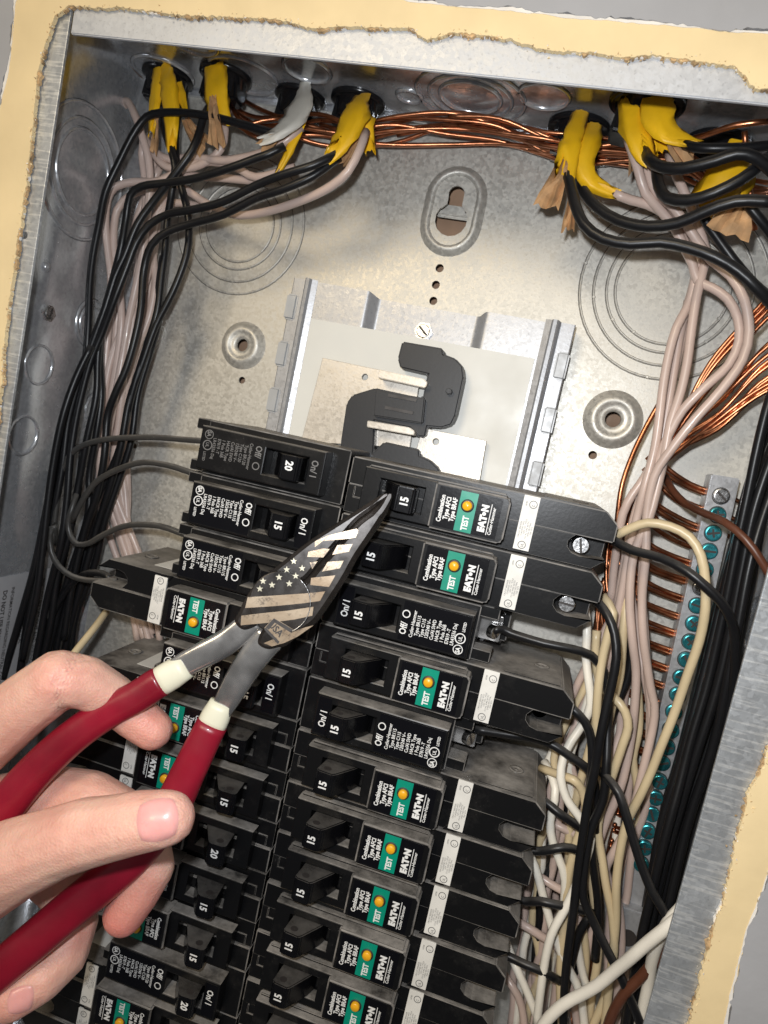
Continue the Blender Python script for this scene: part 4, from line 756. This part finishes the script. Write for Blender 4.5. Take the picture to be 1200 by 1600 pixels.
jacket([(1025, 130, 40), (1026, 165, 52), (1032, 195, 56), (1052, 214, 58), (1084, 224, 58)], [38, 44, 48, 38, 14], 'right doubled bright yellow jacket curling to the right')
jacket([(1022, 190, 44), (1026, 210, 48), (1034, 233, 50)], [30, 34, 20], 'short lower lobe of the curling yellow jacket')
jacket([(1160, 225, 44), (1145, 262, 48), (1120, 300, 48), (1100, 322, 48)], [36, 46, 52, 40], 'wide yellow jacket slanting down at the far right')
jacket([(1172, 240, 40), (1155, 285, 44), (1130, 335, 46)], [20, 32, 24], 'second yellow jacket behind the slanting one at far right')
def paper(px, lb, wdt=16, seg=7):
    P = smooth([at(*p) for p in px], 2.); b = B(); vs = []; k = len(P)
    for i, p in enumerate(P):
        t = (P[min(i+1, k-1)]-P[max(i-1, 0)]).normalized(); sd = t.cross(Vector((0, 0, 1))).normalized(); f = i/(k-1)
        for j in range(seg): s = j/(seg-1)-.5; vs.append(p+sd*s*wdt*.3*(.45+.7*f)+Vector((0, 0, 1))*(1.3*math.sin(j*2.6+i*.35)+random.uniform(-.5, .5))+(t*random.uniform(0, 3.2) if i == k-1 else Vector()))
    fs = [[i*seg+j, i*seg+j+1, (i+1)*seg+j+1, (i+1)*seg+j] for i in range(k-1) for j in range(seg-1)]
    b.add(vs, fs); o = b.build('kraft_paper', 'paper', None, P[0]); tag(o, lb, 'paper'); return o
paper([(246, 180, 40), (244, 205, 36), (240, 232, 34)], 'crumpled brown paper under the leftmost narrow jacket', 14)
paper([(290, 185, 34), (300, 205, 34), (318, 228, 34)], 'crumpled brown paper between the first two left cables', 30)
paper([(333, 150, 44), (334, 180, 46), (338, 222, 44)], 'long brown paper in the V of the second yellow jacket', 26)
paper([(445, 205, 46), (432, 215, 46), (412, 228, 46)], 'brown paper under the white jacket', 24)
paper([(560, 215, 42), (552, 235, 42), (540, 255, 42)], 'brown paper under the bent yellow jacket by the keyhole', 24)
paper([(880, 250, 46), (870, 280, 48), (856, 316, 48)], 'brown paper hanging left of the torn yellow pair', 32)
paper([(897, 290, 44), (892, 320, 44), (888, 352, 44)], 'small brown paper tag below the torn yellow pair', 16)
paper([(1042, 208, 56), (1058, 228, 56), (1072, 246, 54)], 'brown paper inside the curling yellow jacket', 24)
paper([(1160, 318, 56), (1150, 338, 56), (1140, 358, 56)], 'large brown paper tag at the far right', 50)
paper([(985, 235, 40), (990, 252, 40), (992, 265, 40)], 'scrap of brown paper behind the doubled yellow jackets', 16)
# ------------------------------------------------------------------ pliers
A1, A2, A3 = at(607, 772, 88), at(0, 1490, 140), at(0, 1230, 136)
PN = (A2-A1).cross(A3-A1).normalized(); PN = PN if PN.z > 0 else -PN
def onp(u, v, h=0.):
    d = ray(u, v); return CAM+d*((A1+PN*h-CAM).dot(PN)/d.dot(PN))
ux = (A2-A1).normalized(); uy = PN.cross(ux); O0 = onp(440, 950)
TP = Matrix(((ux.x, uy.x, PN.x, O0.x), (ux.y, uy.y, PN.y, O0.y), (ux.z, uy.z, PN.z, O0.z), (0, 0, 0, 1)))
def loc2(u, v, h=0.):
    q = onp(u, v, h)-O0; return (q.dot(ux), q.dot(uy))
pl = thing('pliers', 'long nose pliers with red grips and a flag printed on the jaws', 'pliers', O0)
def pp(name, px, h0, h1, mt, bev=.6, seg=3, sm=False, parent=None):
    b = B(); pg = [loc2(u, v, h1) for u, v in px]
    if sm: pg = [tuple(p[:2]) for p in closed(pg)]
    b.prism(pg, h0, h1, bev, 0, seg, TP, 0, sm=False); o = b.build(name, mt, parent or pl); o.location = -pl.location if not parent else Vector((0, 0, 0)); return o
def rprism(name, px, h0, h1, mt, rad, tip=None, lin=False, st=.8):
    pg = [loc2(u, v, h1) for u, v in px]; P = [p.to_2d() for p in closed(pg, st)]
    Q = [P[0]]
    for p in P[1:]:
        if (p-Q[-1]).length > .35: Q.append(p)
    P = Q; n = len(P); ar = sum(P[i].x*P[(i+1) % n].y-P[(i+1) % n].x*P[i].y for i in range(n))
    tp = Vector(loc2(*tip)) if tip else None; N = []
    for i in range(n):
        t = (P[(i+2) % n]-P[i-2]).normalized(); N.append(Vector((-t.y, t.x))*(1 if ar > 0 else -1))
    b = B(); rings = [[Vector((p.x, p.y, h0)) for p in P]]
    for k in range(5):
        a = math.pi/2*k/4; off = (1-math.cos(a)) if not lin else k/4; dz = (1-math.sin(a)) if not lin else 1-k/4
        rg = []
        for p, nn in zip(P, N):
            rr = rad if tp is None else min(rad, .22*(p-tp).length+.15); q = p+nn*rr*off; rg.append(Vector((q.x, q.y, h1-rr*dz)))
        rings.append(rg)
    rings = [[TP @ v for v in r_] for r_ in rings]; b.loft(rings, 0, True, False); b.add([v for v in rings[-1]], [list(range(n))], 0, False)
    o = b.build(name, mt, pl); o.location = -pl.location; return o
def closed(pg, st=1.5):
    P = [Vector((*p, 0)) for p in pg]; n = len(P); out = []
    for i in range(n):
        a, b_, c, d = P[i-1], P[i], P[(i+1) % n], P[(i+2) % n]; k = max(2, int((c-b_).length/st))
        for j in range(k): t = j/k; out.append(.5*((2*b_)+(c-a)*t+(2*a-5*b_+4*c-d)*t*t+(3*b_-a-3*c+d)*t**3))
    return out
seam = [(606, 774), (590, 790), (560, 812), (538, 836), (517, 860), (497, 882), (480, 902), (466, 912)]
up_ = [(366, 972), (373, 955), (383, 935), (397, 915), (417, 897), (450, 871), (483, 845), (517, 823), (550, 802), (580, 783), (600, 771)]
jawA = up_+seam+[(450, 925), (440, 945), (425, 965), (402, 978), (380, 985)]
jawB = [(608, 771), (613, 776), (606, 800), (598, 815), (583, 838), (560, 872), (543, 903), (526, 930), (508, 957), (492, 977), (464, 997), (444, 1012), (418, 1020), (398, 1008), (404, 985), (425, 965), (440, 945), (450, 925)]+seam[::-1][:-1]
rprism('jaw', jawA, -5.5, 0, 'jaw', 1.5, (606, 772), True); rprism('jaw', jawB, -5.2, .25, 'jaw', 2.4, (608, 772), True)
rprism('pivot', [(438+49*math.cos(t), 942+50*math.sin(t)) for t in [i*math.pi/18 for i in range(36)]], -.5, .75, 'jaw', .4)
def shank(cl, wd, name='shank', mt='psteel', hs=-4.4, fl=.56):
    P = smooth([onp(u, v, hs) for u, v in cl], 2); k = len(P); R_ = []
    for i in range(k):
        f = i/(k-1)*(len(wd)-1); a = int(min(f, len(wd)-2)); rr = (wd[a]+(wd[a+1]-wd[a])*(f-a))/2*(CAM.z-P[i].z)/FPX
        t = (P[min(i+1, k-1)]-P[max(i-1, 0)]).normalized(); sd = PN.cross(t).normalized(); nn = t.cross(sd)
        R_.append([P[i]+(sd*math.copysign(abs(math.cos(a))**.5, math.cos(a))+nn*fl*math.copysign(abs(math.sin(a))**.5, math.sin(a)))*rr for a in [2*math.pi*(j+.5)/28 for j in range(28)]])
    b = B(); b.loft(R_, 0, True, True); o = b.build(name, mt, pl); o.location = -pl.location; return o
shank([(400, 965), (377, 985), (350, 1006), (320, 1022), (285, 1040), (262, 1054)], [42, 44, 46, 46, 44, 34])
shank([(425, 992), (405, 1015), (384, 1044), (366, 1074), (349, 1104), (340, 1122)], [54, 52, 50, 47, 42, 34])
H = 1.05
def clipx(poly, jaw): return poly
def flat_(name, polys, mt, h, parent=None):
    b = B()
    for pg in polys:
        b.add([onp(u, v, h) for u, v in pg], [list(range(len(pg)))])
    o = b.build(name, mt, pl); o.location = -pl.location; return o
st = [([(515, 836), (557, 826), (560, 829), (556, 840), (534, 843), (506, 845)], .36), ([(482, 862), (505, 857), (515, 858), (505, 871), (480, 870)], .1), ([(527, 852), (551, 850), (545, 862), (519, 867)], .36), ([(484, 879), (496, 877), (488, 889)], .1), ([(512, 878), (537, 876), (531, 888), (503, 893)], .36), ([(486, 903), (524, 899), (514, 917), (485, 914)], .36),
      ([(387, 933), (420, 931), (450, 929), (480, 927), (508, 924), (500, 939), (470, 943), (430, 947), (383, 950)], .86), ([(377, 962), (410, 958), (450, 954), (490, 948), (488, 962), (460, 968), (420, 973), (376, 977)], .86), ([(455, 987), (478, 980), (490, 977), (466, 994), (446, 1004), (425, 1010), (412, 1005)], .36)]
for pg, h in st: flat_('flag_stripe', [pg], 'stripe', h)
flat_('flag_stripe', [[(492, 846), (514, 836), (505, 845), (492, 855)]], 'stripe', .1)
for cx, cy in ((425, 914), (452, 912), (436, 902), (462, 900), (448, 890), (472, 888), (459, 877), (406, 920), (411, 908)):
    r = 5.6; flat_('flag_star', [[(cx+(r if i % 2 == 0 else r*.42)*math.sin(i*math.pi/5), cy-(r if i % 2 == 0 else r*.42)*math.cos(i*math.pi/5)) for i in range(10)]], 'star', .86)
flat_('flag_stripe', [[(413, 981), (428, 965), (459, 984), (437, 1006)]], 'stripe', .84)
flat_('engraved_frame', [[(415, 980), (428, 966), (432, 970), (420, 984)], [(428, 966), (458, 984), (455, 989), (426, 971)], [(415, 980), (437, 1003), (434, 1006), (413, 984)]], 'ink', .9)
b = B(); d0 = onp(421, 974, .95); dX = (onp(446, 1000, .95)-d0).normalized(); dY = PN.cross(dX); text(b, 'USA', d0-dY*1.0, dX, dY, 3.8, 0, .03, .95); o = b.build('engraved_lettering', 'ink', pl); o.location = -pl.location
b = B(); R1 = [onp(438+47*math.cos(t), 942+48*math.sin(t), .8) for t in [math.radians(a) for a in range(-50, 75, 5)]]; b.tube(R1, .22, 6); o = b.build('pivot_rim', 'steel', pl); o.location = -pl.location
def grip(cl, wd, name, mt, fl=.62, capr=False):
    P = smooth([onp(u, v, -4.5) for u, v in cl], 3); k = len(P); rr = []
    for i in range(k): f = i/(k-1)*(len(wd)-1); a = int(min(f, len(wd)-2)); rr.append((wd[a]+(wd[a+1]-wd[a])*(f-a))/2*(CAM.z-P[i].z)/FPX)
    R_ = []
    for i in range(k):
        t = (P[min(i+1, k-1)]-P[max(i-1, 0)]).normalized(); sd = PN.cross(t).normalized(); nn = t.cross(sd)
        R_.append([P[i]+(sd*math.copysign(abs(math.cos(a))**.85, math.cos(a))+nn*fl*math.copysign(abs(math.sin(a))**.85, math.sin(a)))*rr[i] for a in [2*math.pi*j/24 for j in range(24)]])
    b = B(); b.loft(R_, 0, True, True); o = b.build(name, mt, pl); o.location = -pl.location; return o
grip([(252, 1064), (240, 1071), (215, 1088), (165, 1115), (115, 1150), (65, 1195), (20, 1245), (-30, 1310), (-80, 1390)], [54, 57, 60, 64, 68, 72, 73, 74, 74], 'grip', 'red', .72)
grip([(292, 1040), (270, 1053), (247, 1067)], [44, 52, 53], 'collar', 'cream', .72).location = -pl.location
grip([(332, 1130), (320, 1154), (295, 1205), (265, 1265), (215, 1330), (160, 1380), (105, 1425), (55, 1468), (0, 1515), (-60, 1570)], [54, 59, 65, 69, 71, 71, 72, 74, 74, 72], 'grip', 'red', .72)
grip([(347, 1098), (338, 1117), (330, 1134)], [42, 50, 52], 'collar', 'cream', .72)
# red sleeves start beyond the collars
# ------------------------------------------------------------------ the hand
from mathutils.bvhtree import BVHTree
HB = {   # name: nodes (px, py, z, radius mm)
 'index': [(-110, 1235, 118, 15), (-30, 1160, 124, 14), (40, 1100, 127, 12.6), (92, 1062, 127, 11.8), (130, 1065, 121, 10.6), (175, 1090, 113, 9.6), (212, 1120, 109, 9.2), (238, 1140, 107, 8.5)],
 'middle': [(-110, 1290, 112, 15), (-20, 1265, 112, 14), (70, 1245, 112, 13), (140, 1250, 112, 12), (190, 1275, 111, 11), (225, 1315, 111, 10.4), (236, 1355, 112, 9.6), (215, 1395, 115, 9), (193, 1430, 117, 8.4)],
 'ring': [(-110, 1340, 110, 15), (-20, 1340, 108, 13), (60, 1350, 106, 12), (105, 1390, 106, 11.5), (112, 1440, 110, 11), (98, 1490, 116, 10.6), (62, 1528, 126, 10), (20, 1556, 132, 9.4), (-5, 1566, 134, 8.6)],
 'little': [(-130, 1400, 108, 14), (-60, 1460, 104, 11), (-20, 1530, 104, 10), (-15, 1600, 110, 9.5), (-50, 1640, 118, 9)],
 'thumb': [(-120, 1400, 132, 22), (-40, 1375, 146, 18), (30, 1340, 151, 14.6), (90, 1316, 153, 12.6), (130, 1303, 154, 12.2), (175, 1294, 155, 11.0), (215, 1285, 156, 10.4), (250, 1280, 156, 9.6), (263, 1278, 155.5, 9.0)],
 'palm': [(-140, 1330, 118, 26), (-90, 1300, 118, 24), (-60, 1360, 120, 23), (-170, 1450, 120, 28)],
 'web': [(-100, 1290, 124, 17), (-60, 1310, 132, 16), (-50, 1350, 140, 17)],
 'wrist': [(-170, 1400, 120, 30), (-300, 1500, 124, 29), (-500, 1640, 128, 31)],
}
bmh = bmesh.new(); tips = []
for nm, nd in HB.items():
    P = [Vector((*at(u, v, z), r)) for u, v, z, r in nd]
    if nm != 'palm' and nm != 'wrist': tips.append(P[-1])
    for i in range(len(P)-1):
        a, b_ = P[i], P[i+1]; k = max(1, int((a-b_).length/2.2))
        for j in range(k+1):
            q = a.lerp(b_, j/k); mtx = Matrix.Translation(q.to_3d()) @ Matrix.Scale(q.w, 4); bmesh.ops.create_icosphere(bmh, subdivisions=2, radius=1, matrix=mtx)
hm = bpy.data.meshes.new('hand'); bmh.to_mesh(hm); bmh.free()
ho = bpy.data.objects.new('tmp', hm); C.objects.link(ho)
md = ho.modifiers.new('r', 'REMESH'); md.mode = 'VOXEL'; md.voxel_size = .95; md2 = ho.modifiers.new('s', 'SMOOTH'); md2.factor = .5; md2.iterations = 10
hm2 = bpy.data.meshes.new_from_object(ho.evaluated_get(bpy.context.evaluated_depsgraph_get())); bpy.data.objects.remove(ho)
hm2.materials.clear(); hm2.materials.append(M['skin']); hm2.name = 'hand'
# joint creases pressed in, redness at tips
cre = [((118, 1072, 127), 6, .9, 3.2), ((100, 1058, 138), 5, .35, 2.4), ((176, 1262, 166), 7, .5, 3.0), ((168, 1262, 166), 7, .3, 2.0), ((60, 1240, 120), 6, .5, 3), ((128, 1480, 120), 6, .5, 3)]
at_ = hm2.attributes.new('redness', 'FLOAT', 'POINT')
jd = [Vector(at(u, v, z)) for u, v, z in ((150, 1295, 166), (92, 1062, 138))]
vals = []
CR = []
for (u, vv, z), L, dep, wv_ in (((150, 1294, 154), 9, .13, 2.4), ((96, 1064, 127), 9, .12, 2.2), ((120, 1075, 124), 3, 1.3, 6.0)):
    c_ = at(u, vv, z); a2 = at(u+40, vv-(12 if u == 150 else -14), z); CR.append((c_, (a2-c_).normalized(), L, dep, wv_, z))
T3 = [t.to_3d() for t in tips]
for v in hm2.vertices:
    p = v.co; r = 0
    for i, t in enumerate(T3): d = (p-t).length; r = max(r, (1.0 if i == 1 else .5 if i != 4 else .25)*max(0, 1-d/(22 if i != 1 else 30)))
    for q in jd: d = (p-q).length; r = max(r, .28*max(0, 1-d/13))
    vals.append(min(1, r+.14+.26*mnoise.noise(p*.06)))
    for c_, ax, L, dep, wv_, z in CR:
        if p.z < z-2: continue
        d = p-c_; q_ = d.dot(ax)
        if abs(q_) < L and (d-ax*q_).length < 16: v.co = v.co-v.normal*dep*(.5+.5*math.cos(q_*wv_))*(1-abs(q_)/L)
at_.data.foreach_set('value', vals)
for v in hm2.vertices: v.co *= S
for pz_ in hm2.polygons: pz_.use_smooth = True
hand = link('person', hm2); tag(hand, 'bare hand reaching in from the left edge, gripping the red handled pliers', 'person')
# nails
bv = BVHTree.FromPolygons([v.co.copy() for v in hm2.vertices], [list(p.vertices) for p in hm2.polygons])
def nail(c, tipd, Lh, Wh, name='nail'):
    """c, tipd as pixels + z: laid on the skin seen from there"""
    c_ = at(*c); t = (at(*tipd)-c_).normalized(); d0 = (c_-CAM).normalized(); sd = t.cross(d0).normalized(); N = 15; vs = []; ok = []
    rings_ = []
    for i in range(N):
        for j in range(N):
            a = (i/(N-1)*2-1); b_ = (j/(N-1)*2-1)
            x = a*math.sqrt(1-b_*b_/2); y_ = b_*math.sqrt(1-a*a/2); x = a*.35+x*.65; y_ = b_*.35+y_*.65
            q = c_+t*x*Lh+sd*y_*Wh; o_ = CAM*S; di = (q*S-o_).normalized(); h = bv.ray_cast(o_, di); p = (h[0]/S if h[0] else q)
            e = max(abs(a), abs(b_)); vs.append(p+(h[1] if h[0] else -di)*(.42*(1-e**8)+.05))
    b = B(); b.add(vs, [[i*N+j, i*N+j+1, (i+1)*N+j+1, (i+1)*N+j] for i in range(N-1) for j in range(N-1)], 0, True); return b.build(name, 'nail', hand)
nail((246, 1281, 165), (290, 1273, 165), 7.6, 6.3)
nail((32, 1562, 141), (-20, 1572, 141), 6.2, 4.4)
# ------------------------------------------------------------------ stand everything up in the world
for o in list(C.objects):
    if o.parent is None and o.type in ('MESH', 'EMPTY'):
        o.matrix_basis = RX @ o.matrix_basis
